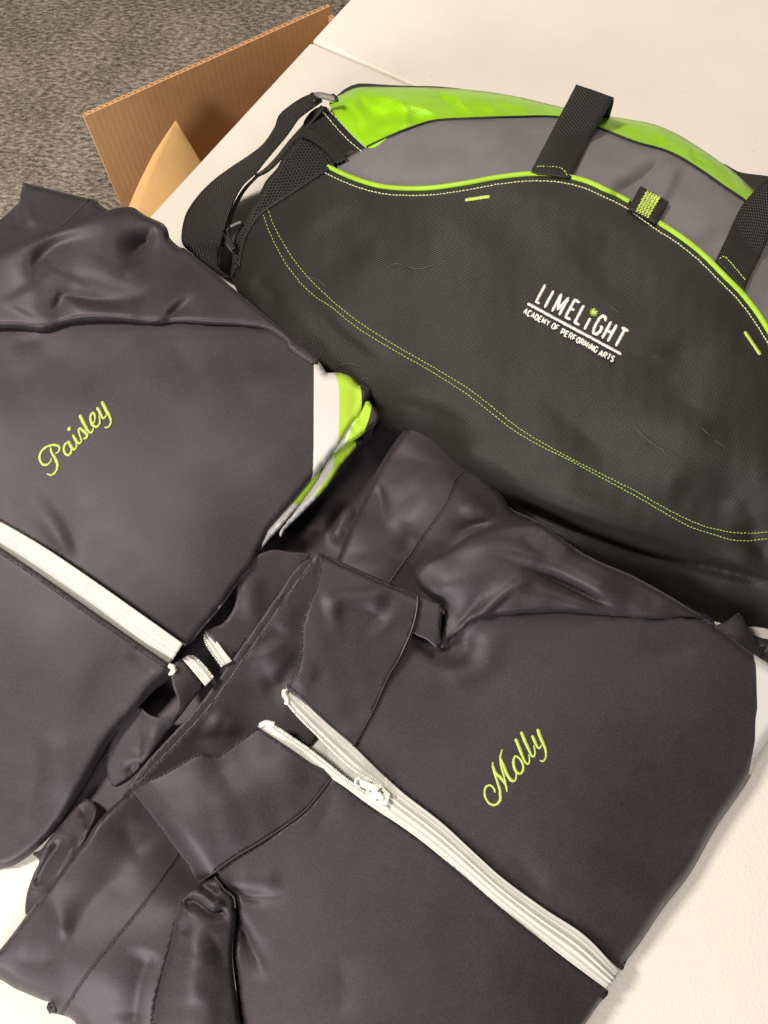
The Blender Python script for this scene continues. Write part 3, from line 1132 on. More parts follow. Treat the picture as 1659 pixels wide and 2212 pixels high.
# big letters one by one, as spaced on the bag
big = [('L', (318, 438), (355, 458)), ('I', (400, 500), (470, 538)), ('M', (488, 545), (565, 585)), ('E', (635, 602), (690, 632)), ('L', (735, 660), (785, 690)),
       ('i', (830, 735), (900, 772)), ('G', (920, 765), (985, 800)), ('H', (1030, 835), (1090, 870)), ('T', (1140, 900), (1215, 942))]
for ch, a, b in big:
    xd = ((b[0] - a[0]), (b[1] - a[1]))
    wd = {'M': .94, 'E': .75, 'L': .6, 'G': .8, 'H': .78, 'T': .85, 'I': 1, 'i': 1}[ch]
    hh = (ydir1[0] * 1.0, ydir1[1] * 1.0)
    for st in GL[ch]:
        logo.append(([(a[0] + xd[0] * u / wd + hh[0] * v_, a[1] + xd[1] * u / wd + hh[1] * v_, 1) for u, v_ in st], 7.6))
logo.append(([(222, 456), (560, 640), (900, 822), (1238, 1006)], 6.6))
for (txt, a, b) in (('ACADEMY', (178, 562), (450, 705)), ('OF', (478, 722), (548, 758)), ('PERFORMING', (582, 785), (968, 990)), ('ARTS', (990, 1015), (1150, 1090))):
    logo += fit_text(txt, a, b, (27, -52), .26, 4.0)
embroider('logo_embroidery', bag, MAT['white_thread'], logo, zbag, zA, .0004, .0006)
star = []
for k in range(5):
    a = math.radians(20 + 36 * k)
    star.append(([(942 - 48 * math.cos(a), 552 - 48 * math.sin(a)), (942 + 48 * math.cos(a), 552 + 48 * math.sin(a))], 3.0))
embroider('logo_star', bag, MAT['lime_thread'], star, Z(zbag, [], .0003), zA, .0004, .0006)

for q in (c2([(285, 745), (320, 728), (370, 742), (410, 745), (450, 735)]), c5([(1110, 180), (1140, 215), (1200, 260)]), c5([(1195, 262), (1220, 270), (1230, 290)]), c5([(1380, 180), (1420, 215)]), c5([(1440, 235), (1480, 262)]), c3([(1050, 1350), (1110, 1370), (1165, 1420)]),
          zF([(800, 280), (850, 245), (930, 232), (1030, 255)]), zF([(1040, 385), (1070, 358), (1110, 370)]), c2([(1090, 180 + 700), (1120, 905)])):
    cord('lint_hair', bag, MAT['grey_thread'], q, zbag, .00016, .0012, 4, 4)

# ------------------------------------------------------------------ jacket underneath, showing between the two piles
under = thing('jacket', 'charcoal jacket underneath, its open white zipper ends showing between the two named jackets', 'jacket', tuple(P(560, 1500, 0)))
u_poly = [(500, 1250), (560, 1150), (640, 1020), (720, 930), (800, 880), (900, 900), (1010, 1010), (1130, 1110), (1300, 1220), (1480, 1310), (1545, 1350), (1500, 1500), (1100, 1500), (700, 1500), (480, 1700), (330, 1900), (200, 1940), (100, 1880), (120, 1790), (180, 1690), (280, 1540), (380, 1400)]
zu = Z(Tps([(500, 1300, .014), (640, 1020, .004), (800, 885, .003), (1010, 1010, .004), (1300, 1215, .010), (1545, 1350, .02), (700, 1200, .006), (900, 1200, .012), (1200, 1350, .02), (480, 1600, .02), (200, 1900, .01), (330, 1700, .015)]),
       [ridge(zC([(20, 1280), (120, 1120), (180, 1000)]), .008, 18), ridge(zC([(300, 1260), (390, 1120), (440, 980), (520, 930)]), .014, 12, 20), ridge(zC([(360, 1260), (440, 1080), (520, 960)]), -.006, 8),
        ridge(c5([(560, 520), (900, 720), (1200, 860), (1440, 990)]), .012, 20, 20)], 0, .002)
sheet('body', under, MAT['knit'], u_poly, zu, 12, skirt=.001)  # jacket body, widened as a dark cover standing in for shade in the gap
# right collar half with its curved dark opening
col_r = c6([(625, 320), (610, 420), (590, 480), (540, 545), (450, 580), (436, 590), (470, 620), (530, 690), (575, 745), (640, 680), (730, 560), (830, 420), (930, 280), (1010, 180), (900, 160), (800, 150), (700, 200)])
zcr = Z(Tps([(500, 1330, .040), (560, 1260, .040), (640, 1200, .042), (470, 1400, .036), (560, 1350, .034), (620, 1250, .036)]), [ridge(c6([(660, 260), (700, 420), (680, 560)]), .004, 16)])
sheet('collar', under, MAT['knit'], col_r, zcr, 7, .0012)
# left collar half with the rolled opening
col_l = c6([(318, 735), (262, 790), (268, 880), (297, 960), (285, 1028), (230, 1055), (150, 1045), (80, 1000), (0, 1060), (-60, 1180), (-90, 1300), (-60, 1420), (0, 1400), (100, 1310), (200, 1190), (300, 1060), (400, 930), (436, 880), (380, 800)])
zcl = Z(Tps([(390, 1430, .040), (380, 1510, .042), (330, 1545, .034), (300, 1530, .03), (260, 1600, .024), (330, 1640, .022), (430, 1480, .034), (390, 1550, .030), (240, 1690, .015)]),
        [ridge(c6([(60, 1200), (100, 1290), (160, 1180), (230, 1080)]), .006, 14), ridge(c6([(20, 1380), (60, 1320), (150, 1300)]), -.006, 8)])
sheet('collar', under, MAT['knit'], col_l, zcl, 6, .0012)
# standing edge strips of the collar band behind
band = c6([(1020, 190), (940, 240), (850, 370), (740, 530), (620, 700), (500, 870), (400, 1000), (280, 1130), (150, 1270), (60, 1380), (0, 1480), (50, 1475), (150, 1370), (300, 1200), (440, 1030), (560, 870), (680, 690), (800, 520), (900, 370), (990, 270)])
zband = Z(Tps([(660, 1215, .040), (500, 1420, .034), (380, 1580, .028), (280, 1710, .024), (560, 1350, .036)]))
sheet('collar_band', under, MAT['knit'], band, zband, 6, .0012)


def zip_teeth(parent, inner, zf, off, right=True, r=.0007, pitch=4.2, length=3.6, first=8, last=None):
    s = spline(inner, 1.0)
    g = np.gradient(s, axis=0); g /= np.linalg.norm(g, axis=1)[:, None]
    nn = np.stack([-g[:, 1], g[:, 0]], -1) * (1 if right else -1)
    V, F = [], []
    i = first
    end = len(s) if last is None else last
    while i < end:
        a = s[int(i)] - nn[int(i)] * length * .6; b = s[int(i)] + nn[int(i)] * length * .5
        z0 = zf(np.array([s[int(i)][0]]), np.array([s[int(i)][1]]))[0] + off
        tube_geo(unproject([a[0], b[0]], [a[1], b[1]], [z0, z0 - .0003]), r, 5, V, F)
        i += pitch
    return mesh_obj('zipper_teeth', V, F, MAT['white_plastic'], parent, stuff=True)


def tprof(t):
    """open zipper tape: fabric edge first, raised coil towards the teeth"""
    return .0006 + .0013 * math.exp(-((t - .68) / .13)**2) + .0003 * math.exp(-((t - .3) / .06)**2)


zt = Z(zu, [], .016)
ribbon('zipper_tape', under, MAT['white_tape'], c6([(450, 596), (505, 640), (550, 700), (590, 750)]), c6([(436, 612), (448, 650), (490, 720), (535, 780)]), .037, .035, .001, 10, 0, 14, tprof)
zip_teeth(under, c6([(438, 615), (450, 655), (492, 722), (535, 778)]), lambda X, Y: 0 * X + .0355, .0006, True, .0007, 4.4, 4, 6)
ribbon('zipper_tape', under, MAT['white_tape'], c6([(320, 738), (350, 770), (400, 830), (445, 885)]), c6([(362, 716), (400, 740), (450, 790), (490, 842)]), .041, .040, .001, 10, 0, 14, tprof)
zip_teeth(under, c6([(366, 716), (404, 740), (452, 790), (490, 840)]), lambda X, Y: 0 * X + .0405, .0004, False, .0007, 4.4, 3.4, 6)
# crumpled sleeve end on the table
cr_poly = zL([(300, 1120), (250, 1130), (262, 940), (330, 740), (385, 610), (320, 540), (400, 500), (470, 410), (560, 300), (660, 180), (760, 60), (850, 0), (930, 60), (940, 150), (900, 250), (830, 400), (740, 560), (620, 720), (500, 880), (390, 1010)])
zcrm = Z(Tps([(60, 1960, .006), (75, 1890, .014), (100, 1840, .020), (160, 1780, .022), (200, 1735, .02), (100, 1930, .016), (140, 1850, .026), (190, 1770, .026)]),
         [ridge(zL([(330, 900), (430, 680), (540, 500), (640, 390)]), -.010, 12, 8, .2), ridge(zL([(280, 1080), (330, 800), (430, 560), (560, 370), (700, 320)]), .006, 9, 12),
          ridge(zL([(480, 860), (600, 620), (690, 480), (740, 340)]), .008, 9, 9), ridge(zL([(700, 360), (660, 470), (560, 640), (480, 820)]), -.006, 5, 6), ridge(zL([(760, 60), (860, 180), (840, 320)]), -.005, 8)], 0, .003)
sheet('sleeve', under, MAT['knit'], cr_poly, zcrm, 5, skirt=.001)

# ------------------------------------------------------------------ jacket at the left
pa = thing('jacket', 'folded charcoal jacket with lime embroidered name Paisley on the left', 'jacket', tuple(P(250, 1100, 0)))
fold_p = c4([(-160, 660), (0, 655), (80, 655), (170, 668), (240, 650), (320, 630), (480, 625), (620, 640), (750, 635), (900, 645), (1000, 650), (1110, 660), (1180, 710), (1305, 795)])
zpa = Z(Tps([(-120, 700, .060), (-120, 1150, .056), (0, 900, .064), (300, 800, .066), (600, 760, .064), (660, 850, .066), (300, 1000, .066), (550, 1000, .066), (680, 1000, .060), (0, 1130, .060), (250, 1250, .060),
             (450, 1250, .058), (400, 1380, .050), (560, 1170, .052), (700, 900, .062), (780, 850, .055)]),
        [ridge(c4([(60, 690), (90, 720), (200, 700)]), -.002, 12), ridge(c4([(300, 680), (230, 770), (100, 860), (-60, 930)]), -.003, 40, 70), ridge(c4([(700, 690), (760, 790), (860, 900)]), -.0018, 34, 40),
         ridge(c4([(960, 690), (990, 860), (1090, 1040)]), -.0018, 36), ridge(c4([(540, 850), (680, 1000), (860, 1080)]), -.0015, 60),
         ridge(c4([(300, 1640), (230, 1480), (130, 1360), (20, 1290)]), .005, 26, 34, fan=True), ridge(c4([(340, 1640), (270, 1480), (190, 1360), (90, 1250)]), -.003, 34, 26, fan=True), ridge(c4([(1180, 1150), (900, 1240), (600, 1290)]), -.0016, 40, 26, fan=True), ridge(c4([(1240, 860), (1000, 900), (760, 960)]), .0014, 34, fan=True), ridge(c4([(560, 690), (420, 840), (340, 1010)]), -.0016, 40, fan=True), waves(.0008, 220, 11)])
rightL1 = zF([(612, 195), (660, 215), (700, 270), (725, 312), (800, 312), (880, 320), (960, 358), (1020, 415), (1100, 440), (1140, 480), (1110, 550), (1080, 620), (1020, 720), (930, 830), (830, 985), (780, 1040), (700, 1150), (640, 1230), (570, 1310), (430, 1480), (200, 1750), (190, 1790), (125, 1920)])
zip_up = [(-120, 1070), (-60, 1102), (15, 1140), (98, 1189), (196, 1255), (294, 1324), (394, 1395)]
zip_lo = [(-120, 1105), (-60, 1143), (0, 1184), (73, 1234), (171, 1303), (269, 1371), (365, 1438)]
low_r = [(541, 1228), (520, 1252), (480, 1308), (440, 1355), (412, 1388)]
p_poly = [(p[0], p[1] - 6) for p in fold_p[:-1]] + rightL1 + low_r + list(reversed(zip_up))


def curve_x(pts):
    a = np.array(sorted([(p[1], p[0]) for p in pts]))
    return lambda Y: np.interp(Y, a[:, 0], a[:, 1])


b0 = curve_x(zF([(612, 100), (612, 195), (609, 600), (608, 1000), (600, 1230), (575, 1305), (400, 1520), (180, 1800), (100, 1990), (-400, 2600)]))
b1 = curve_x(zF([(800, 200), (802, 315), (820, 370), (838, 450), (840, 650), (838, 860), (835, 920), (815, 985), (790, 1020), (900, 1200), (900, 3000)]))
b2 = curve_x(zF([(1000, 200), (1010, 395), (1035, 450), (1041, 520), (1041, 620), (1022, 715), (1000, 800), (1300, 1000), (1300, 3000)]))


def stripe_s(X, Y):
    B0, B1, B2 = b0(Y), b1(Y), b2(Y)
    s = np.where(X < B1, (X - B0) / np.maximum(B1 - B0, 4), 1 + (X - B1) / np.maximum(B2 - B1, 4))
    return np.where(X < B0, (X - B0) / 46.0, s)


edgeP = rightL1 + low_r
zpa_top = Z(zpa, [roll(edgeP, 13, .007), roll(zip_up, 5, .0012), ridge(zF([(960, 360), (1000, 560), (930, 780)]), -.002, 10)])
sheet('front_panel', pa, MAT['stripe'], p_poly, zpa_top, 8, .0012, attrs={'s': stripe_s})
# folded layers fanning out under the front
l1b = zF([(672, 1175), (668, 1240), (560, 1402), (430, 1562), (330, 1682), (220, 1802), (120, 1925), (150, 1850), (190, 1740), (430, 1440), (590, 1250)])
zl = lambda z0: Z(Tps([(520, 1240, z0 - .006), (640, 1050, z0), (780, 900, z0 - .002), (700, 1000, z0), (560, 1180, z0 - .004)]))
sheet('folded_layer', pa, MAT['stripe'], l1b, Z(zl(.050), [roll(l1b[:7], 8, .004)]), 5, .0012,
      attrs={'s': lambda X, Y: np.clip(1 - (Y - (1497 * .24 + 730) - (X - 634) * .0) / 12.0, .05, 1.95)})
l2 = zF([(1100, 565), (1135, 600), (1190, 660), (1203, 740), (1150, 792), (1060, 862), (990, 915), (900, 962), (800, 1034), (780, 1020), (880, 860), (1000, 700), (1060, 600)])
b2b = curve_x(zF([(1145, 500), (1137, 600), (1110, 720), (1062, 852), (1000, 1000)]))
sheet('folded_layer', pa, MAT['stripe'], l2, Z(zl(.0535), [roll(l2[:9], 8, .005), ridge(zF([(960, 780), (990, 850)]), -.003, 6), ridge(zF([(1030, 720), (900, 900)]), .002, 8)]), 5, .0012,
      attrs={'s': lambda X, Y: 2 + (X - b2b(Y)) / 30.0})
l3 = zF([(985, 905), (1030, 880), (1060, 910), (980, 1002), (862, 1142), (800, 1242), (720, 1352), (630, 1452), (500, 1582), (360, 1722), (318, 1795), (320, 1740), (500, 1480), (560, 1380), (650, 1230), (770, 1050), (820, 1000), (900, 940)])
b3w = curve_x(zF([(800, 900), (795, 1060), (780, 1180), (700, 1300), (632, 1390), (622, 1450), (620, 1700)]))
b3g = curve_x(zF([(1010, 800), (992, 915), (985, 1000), (1000, 1100), (1100, 1500)]))


def s3(X, Y):
    w, g = b3w(Y), b3g(Y)
    return np.where(X < w, np.maximum(1 + (X - w) / 60.0, .05), 1 + (X - w) / np.maximum(g - w, 3))


sheet('folded_layer', pa, MAT['stripe'], l3, Z(zl(.045), [roll(l3[:11], 9, .006)]), 5, .0012, attrs={'s': s3})
l4 = [(p[0] - 3, p[1] - 2) for p in zF([(1130, 470), (1195, 720), (1050, 880), (970, 1010), (850, 1150), (700, 1360), (500, 1580), (320, 1790), (100, 1960), (-100, 2250), (-300, 2450), (-560, 2700), (-700, 2500), (-200, 1800), (300, 1300), (700, 800), (900, 450)])]
sheet('back_panel', pa, MAT['knit'], l4, Z(zl(.041), [roll(l4[:12], 16, .012)]), 8, skirt=.002)
# lower half of the front, below the zipper
q_edge = [(372, 1446), (333, 1483), (294, 1532), (235, 1600), (186, 1684), (127, 1782), (73, 1840), (29, 1870), (0, 1877), (-80, 1890), (-150, 1890)]
q_poly = [(-120, 1109)] + zip_lo[1:] + q_edge
zpb = Z(Tps([(-120, 1150, .056), (0, 1200, .060), (180, 1330, .058), (350, 1440, .048), (60, 1400, .050), (150, 1500, .044), (260, 1520, .042), (-100, 1500, .036), (0, 1650, .029), (120, 1650, .033), (60, 1790, .02), (-80, 1820, .014)]),
        [ridge(c7([(110, 900), (160, 1060), (130, 1240), (60, 1420)]), -.005, 26, 40), ridge(c7([(200, 900), (240, 1080), (210, 1260)]), .003, 30),
         ridge(c7([(360, 680), (500, 800), (600, 850)]), -.0015, 40), ridge(c7([(0, 480), (200, 600), (460, 800)]), .003, 60), ridge(c7([(560, 560), (660, 640), (690, 700)]), -.0025, 14), waves(.0008, 200, 21)])
zpb_top = Z(zpb, [roll(q_edge, 20, .010), roll(zip_lo, 5, .0012)])
sheet('front_panel', pa, MAT['knit'], q_poly, zpb_top, 8, skirt=lambda X, Y: 0 * X + .004)


# zipper closed
def zprof(t):
    return .0004 + .0018 * (math.exp(-((t - .405) / .06)**2) + math.exp(-((t - .595) / .06)**2)) + .0006 * math.exp(-((t - .2) / .05)**2) + .0006 * math.exp(-((t - .8) / .05)**2)


zzip = Z(Tps([(-120, 1100, .057), (0, 1165, .0605), (180, 1285, .0595), (380, 1420, .0478), (330, 1385, .054)]))
ribbon('zipper', pa, MAT['white_tape'], [(p[0], p[1] - 3) for p in zip_up], [(p[0], p[1] + 3) for p in zip_lo], zzip, zzip, .001, 26, 0, None, zprof, 6)
V, F = [], []
s_ = unproject([364, 372, 376, 372, 366], [1437, 1440, 1447, 1453, 1457], [.046, .0455, .044, .042, .040])
tube_geo(s_, [.0016, .0024, .0026, .0022, .0012], 8, V, F)
mesh_obj('zipper_stop', V, F, MAT['white_plastic'], pa)
stitches(pa, MAT['dark_thread'], [(p[0] + 5, p[1] - 8) for p in zip_up], zpa_top, 3.6, 2.4, .0004, .0002)
stitches(pa, MAT['dark_thread'], [(p[0] - 5, p[1] + 8) for p in zip_lo], zpb_top, 3.6, 2.4, .0004, .0002)
# sleeve and shoulder bunched above the chest fold
sl_top = zS([(-300, 860), (0, 715), (200, 620), (420, 540), (600, 470), (800, 400), (960, 348), (1060, 322), (1180, 314), (1230, 335), (1300, 385), (1400, 430), (1470, 465), (1510, 520), (1527, 590), (1610, 670)])
sl_right = [(400, 537), (470, 594), (560, 670), (626, 724), (690, 776)]
s_poly = sl_top + sl_right + [(672, 782), (614, 742), (577, 716)] + [(p[0], p[1] + 3) for p in reversed(fold_p[:11])]
zsl = Z(Tps([(-120, 620, .07), (0, 560, .078), (150, 510, .084), (280, 455, .075), (350, 490, .068), (-120, 700, .068), (0, 690, .074), (120, 690, .074), (300, 680, .074), (100, 600, .080), (250, 560, .078), (400, 560, .062), (400, 640, .072), (500, 680, .071), (560, 690, .070), (620, 735, .066), (680, 780, .064)]),
        [ridge(zS([(-160, 900), (100, 780), (300, 650), (600, 530), (900, 440), (1200, 380)]), .006, 24, 40, .2),
         ridge(zS([(350, 1045), (312, 940), (350, 790), (520, 650), (800, 580), (1100, 500)]), -.011, 24, 34, fan=True),
         ridge(zS([(430, 1075), (545, 1095), (680, 1128), (880, 1158), (1100, 1160), (1340, 1080), (1500, 960)]), -.009, 22, 9, fan=True),
         ridge(zS([(430, 1000), (620, 930), (860, 965), (1100, 1035), (1320, 960)]), -.0030, 16, 30, .3),
         ridge(zS([(1405, 485), (1340, 590), (1240, 720), (1120, 860), (1060, 980)]), -.020, 20, 26, fan=True),
         ridge(zS([(1420, 520), (1330, 680), (1220, 830), (1120, 960)]), .005, 8, 16, .25),
         ridge(zS([(540, 1060), (535, 1150), (490, 1260), (420, 1330)]), -.005, 16, 8, fan=True),
         ridge(zS([(560, 1190), (820, 1235), (1040, 1270), (1300, 1290)]), .003, 26, 18, .2),
         ridge(zS([(1455, 1345), (1540, 1275), (1680, 1165), (1800, 1080)]), -.008, 8, 16, fan=True),
         ridge(zS([(220, 1320), (260, 1240), (280, 1130), (220, 1000)]), .004, 30, 22, .3), waves(.0006, 160, 31)])
zsl_top = Z(zsl, [roll([(p[0], p[1] + 3) for p in fold_p[:11]] + [(577, 716), (614, 742)], 15, .012), roll(sl_top, 16, .012), roll(sl_right, 8, .004)], 0, .02)
sheet('sleeve', pa, MAT['knit'], s_poly, zsl_top, 7, skirt=lambda X, Y: np.where(Y > 640, .052, .008))
# cuff hanging past the table edge
cf_poly = zS([(-200, 560), (0, 430), (170, 270), (185, 200), (210, 95, 1), (400, 140), (600, 190), (790, 235), (850, 245), (885, 280), (960, 335), (980, 350), (960, 420), (700, 560), (300, 720), (0, 800), (-200, 860)])
zcf = Z(Tps([(0, 480, .05), (50, 397, .052), (120, 415, .056), (200, 430, .056), (230, 450, .06), (100, 490, .062), (0, 540, .06), (-40, 560, .06)]), [ridge(zS([(180, 260), (240, 380), (260, 520)]), .005, 12, 9), ridge(zS([(130, 280), (170, 420), (200, 560)]), -.004, 12)])
sheet('cuff', pa, MAT['knit'], cf_poly, Z(zcf, [roll(cf_poly[1:11], 9, .006)]), 7, .0014)
cord('seam', pa, MAT['seam'], zS([(795, 250), (740, 310), (660, 390), (580, 470), (440, 535)]), zcf, .0009, -.0002)
stitches(pa, MAT['grey_thread'], zS([(770, 262), (715, 320), (640, 395), (560, 468)]), zcf, 3, 3.4, .0003, .0001)
# embroidered name
name_p = [
    ([(365, 1080), (352, 1130), (300, 1172), (245, 1165), (210, 1110), (207, 1050), (240, 980), (310, 925), (400, 905), (458, 920), (474, 960), (450, 1003), (412, 1022)], [4, 5.5, 7, 7.5, 6.5, 6, 6.5, 6.5, 3.5]),
    ([(352, 940), (368, 1010), (410, 1080), (445, 1160), (435, 1240), (400, 1290), (355, 1312), (298, 1292)], [5, 7.5, 8.5, 7.5, 6, 4.5]),
    ([(600, 862), (548, 900), (532, 960), (552, 1022), (592, 1040), (630, 1008), (632, 950)], [5.5, 7, 7, 6]),
    ([(590, 850), (632, 930), (662, 966), (694, 948), (704, 905), (690, 862)], [7.5, 8, 6, 4]),
    ([(652, 765), (700, 850), (735, 884), (768, 862), (776, 830)], [7, 8, 6, 4]),
    ([(588, 668), (606, 688), (622, 700)], [11, 13, 11]),
    ([(780, 862), (745, 770), (732, 700), (752, 684), (800, 718), (846, 768), (834, 808), (788, 824)], [4, 5, 6, 8, 7.5, 4.5]),
    ([(744, 498), (800, 610), (850, 700), (882, 738), (918, 720), (930, 670)], [8.5, 9, 8, 6, 4]),
    ([(905, 640), (940, 600), (952, 520), (930, 472), (902, 490), (892, 560), (922, 638), (970, 660), (1010, 630), (1020, 570), (1000, 500)], [4, 4.5, 6, 7, 7, 6.5, 5, 4]),
    ([(978, 395), (1030, 490), (1060, 540), (1098, 522), (1110, 480)], [7.5, 7.5, 6, 4]),
    ([(1044, 315), (1100, 430), (1150, 520), (1170, 590), (1142, 655), (1095, 670), (1078, 655)], [8, 9, 8, 6, 5, 4]),
]
embroider('name_embroidery', pa, MAT['lime_thread'], name_p, zpa_top, zP, .0003, .0004)
for q in (zP([(1180, 290), (1200, 300)]), zP([(1195, 262), (1230, 268)]), zP([(1240, 200), (1280, 215)]), zP([(1120, 350), (1150, 368)])):
    embroider('backing_lint', pa, MAT['grey_thread'], [(q, 1.6)], zpa_top, lambda p: p, .0002, .0002)

# ------------------------------------------------------------------ jacket in front
mo = thing('jacket', 'charcoal jacket in front with half open white zipper and lime embroidered name Molly', 'jacket', tuple(P(950, 1800, 0)))
seam_r = c6([(1592, 400), (1585, 480), (1560, 580), (1500, 720), (1425, 850), (1350, 1020), (1240, 1210)])
zip_r = c8([(163, 148), (225, 205), (280, 258), (350, 320), (480, 420), (600, 530), (700, 620), (850, 730), (1000, 830), (1130, 950)])
zip_l = c6([(1125, 1378), (1170, 1410), (1270, 1480), (1400, 1568)]) + c8([(270, 380), (400, 470), (560, 600), (700, 720), (850, 840), (980, 940), (1083, 1020)])
right_low = c8([(1150, 915), (1200, 850), (1280, 730), (1380, 600), (1470, 440), (1560, 310), (1600, 245)]) + [(1640, 1628), (1680, 1570), (1740, 1500)]
fold_m = c5([(300, 1090), (340, 1062), (390, 1020), (450, 970), (600, 955), (750, 945), (900, 950), (1050, 970), (1200, 978), (1330, 970), (1400, 985), (1440, 1010), (1500, 1050), (1600, 1130)]) + [(1659, 1437), (1740, 1480)]
zmr0 = Tps([(900, 1300, .066), (760, 1610, .056), (952, 1396, .050), (900, 1500, .058), (1030, 1340, .058), (1200, 1330, .058), (1400, 1345, .056), (1540, 1360, .050), (1620, 1420, .046), (1700, 1490, .040), (1100, 1600, .060), (1350, 1550, .058), (1550, 1550, .052),
            (900, 1730, .054), (1100, 1800, .056), (1300, 1800, .054), (1500, 1750, .038), (1090, 1900, .050), (1270, 2030, .038), (1360, 2060, .027), (1600, 1690, .030)])
zmr = Z(zmr0, [ridge(c5([(190, 1050), (250, 1105), (300, 1115), (370, 1080), (440, 1000)]), -.005, 10, 18, .25), ridge(c5([(200, 1070), (260, 1170), (340, 1190), (410, 1120)]), .005, 18, 22), ridge(c5([(470, 1000), (500, 1090), (430, 1180), (300, 1240)]), .004, 24, 34),
               ridge(c5([(410, 1030), (400, 1110), (330, 1180)]), -.004, 14), ridge(c8([(400, 380), (560, 480), (760, 620)]), -.0012, 40), ridge(c8([(1140, 610), (1340, 520), (1480, 440)]), -.0018, 26, 40), ridge(c8([(1450, 470), (1250, 560), (1000, 600)]), -.003, 30, 40, fan=True), ridge(c8([(1300, 690), (1120, 660), (900, 590)]), .0018, 30, fan=True), ridge(c8([(880, 690), (760, 560), (660, 420)]), -.0018, 30, fan=True), ridge(c5([(1440, 1060), (1200, 1120), (900, 1150)]), -.0018, 40, fan=True), waves(.0008, 240, 41)])
m_edge = c8([(1130, 955)]) + right_low
zmr_top = Z(zmr, [roll(right_low, 22, .022), roll(c8([(1118, 962), (1150, 915)]), 8, .004), roll(zip_r, 5, .0012), roll([(p[0], p[1] - 5) for p in fold_m[9:]], 20, .012)])
bm0 = curve_x(zR([(862, 700), (866, 830), (884, 900), (888, 1000), (892, 1150), (895, 1240), (880, 1340), (877, 1500), (850, 1650), (828, 1762), (815, 1790), (1600, 1815), (1600, 2400)]))
mr_poly = seam_r + zip_r[1:] + right_low + list(reversed([(p[0], p[1] - 5) for p in fold_m])) + c5([(262, 1080), (185, 1030)]) + c5([(200, 905)])
sheet('front_panel', mo, MAT['stripe'], mr_poly, zmr_top, 8, skirt=lambda X, Y: 0 * X + .010, attrs={'s': lambda X, Y: (X - bm0(Y)) / 100.0})

# left front panel
left_seam = c6([(1125, 1380), (1000, 1540), (900, 1622), (750, 1722), (600, 1812), (490, 1892)])
side_l = c7([(945, 1560), (980, 1612), (1032, 1652), (1040, 1750), (1025, 1900), (1040, 2050), (1060, 2212), (1075, 2330)])
bot_r = c8([(1083, 1022), (1050, 1072), (1000, 1146), (940, 1240), (900, 1300)])
zml0 = Tps([(715, 1680, .056), (600, 1790, .054), (461, 1886, .050), (520, 1950, .046), (510, 2100, .040), (520, 2300, .036), (820, 1755, .054), (1000, 1890, .054), (1170, 2030, .046), (1300, 2140, .029), (700, 1950, .052), (850, 2050, .052), (1000, 2100, .052), (1150, 2180, .046), (800, 2290, .05), (650, 2150, .046)])
zml = Z(zml0, [ridge(c7([(1000, 1590), (1080, 1645), (1180, 1655), (1290, 1640)]), -.006, 12, 12, fan=True), ridge(c7([(1000, 1565), (1120, 1590), (1260, 1605)]), .003, 20, 26), ridge(c7([(1035, 1700), (1080, 1820), (1140, 1930), (1180, 2050)]), -.009, 10, 16, fan=True), ridge(c8([(100, 880), (135, 1000), (110, 1140)]), -.002, 26),
               ridge(c8([(430, 740), (540, 880), (640, 1020)]), -.0010, 46), ridge(c8([(150, 325), (220, 372), (290, 400)]), -.0015, 7), ridge(c8([(760, 800), (600, 760), (430, 760)]), -.0018, 34, fan=True), ridge(c8([(1000, 1010), (820, 960), (600, 960)]), -.0018, 34, fan=True), ridge(c6([(1140, 1420), (1080, 1600), (980, 1760)]), -.0016, 34, fan=True), waves(.0007, 240, 51)])
zml_top = Z(zml, [roll(bot_r, 12, .012), roll(zip_l, 5, .0012), roll(side_l, 14, .009)])
ml_poly = left_seam + side_l + [(900, 2330)] + list(reversed(bot_r)) + list(reversed(zip_l[1:-1]))
sheet('front_panel', mo, MAT['knit'], ml_poly, zml_top, 8, skirt=lambda X, Y: 0 * X + .010)

# collar, right half
cr_left = c6([(1070, 165), (1060, 225), (1040, 330), (1000, 430), (962, 560), (957, 650), (942, 780), (885, 890)])
cr_top = c6([(1070, 165), (1180, 215), (1300, 268), (1450, 335), (1592, 400)])
zip_ro = c6([(885, 890), (960, 960), (1100, 1090), (1240, 1210)])
zcol = Z(Tps([(693, 1194, .074), (785, 1236, .072), (901, 1288, .069), (680, 1260, .078), (650, 1380, .077), (622, 1480, .068), (760, 1350, .074), (860, 1400, .066), (720, 1480, .066), (800, 1520, .061), (762, 1610, .0585), (690, 1540, .062)]),
         [ridge(c6([(1060, 460), (1180, 430), (1320, 410), (1450, 440)]), .006, 18, 22, .25), ridge(c6([(1120, 490), (1240, 470), (1330, 480), (1430, 560)]), -.006, 16, 26, .25), ridge(c6([(900, 870), (1000, 830), (1060, 860)]), .003, 16), waves(.0010, 90, 61)])
zcol_top = Z(zcol, [roll(cr_top, 13, .010), roll(cr_left, 4, .0015)])
sheet('collar', mo, MAT['knit'], [cr_left[0]] + cr_left[1:-1] + zip_ro + list(reversed(seam_r[:-1])) + list(reversed(cr_top[1:-1])), zcol_top, 7, .001)
stitches(mo, MAT['dark_thread'], shift(cr_left, -5), zcol_top, 3.2, 2.8, .00035, .0002)
# raised neck seam
zseam = Z(zmr, [], .0012)
cord('neck_seam', mo, MAT['grey_thread'], seam_r[:4], lambda X, Y: np.maximum(zcol_top(X, Y), zmr_top(X, Y)), .0006, .0001, 5)
cord('neck_seam', mo, MAT['seam'], seam_r[2:], lambda X, Y: np.maximum(zcol_top(X, Y), zmr_top(X, Y)), .0007, .0000, 5)
stitches(mo, MAT['dark_thread'], shift(seam_r, -4.5), lambda X, Y: np.maximum(zcol_top(X, Y), zmr_top(X, Y)), 3.2, 2.6, .0004, .0002)
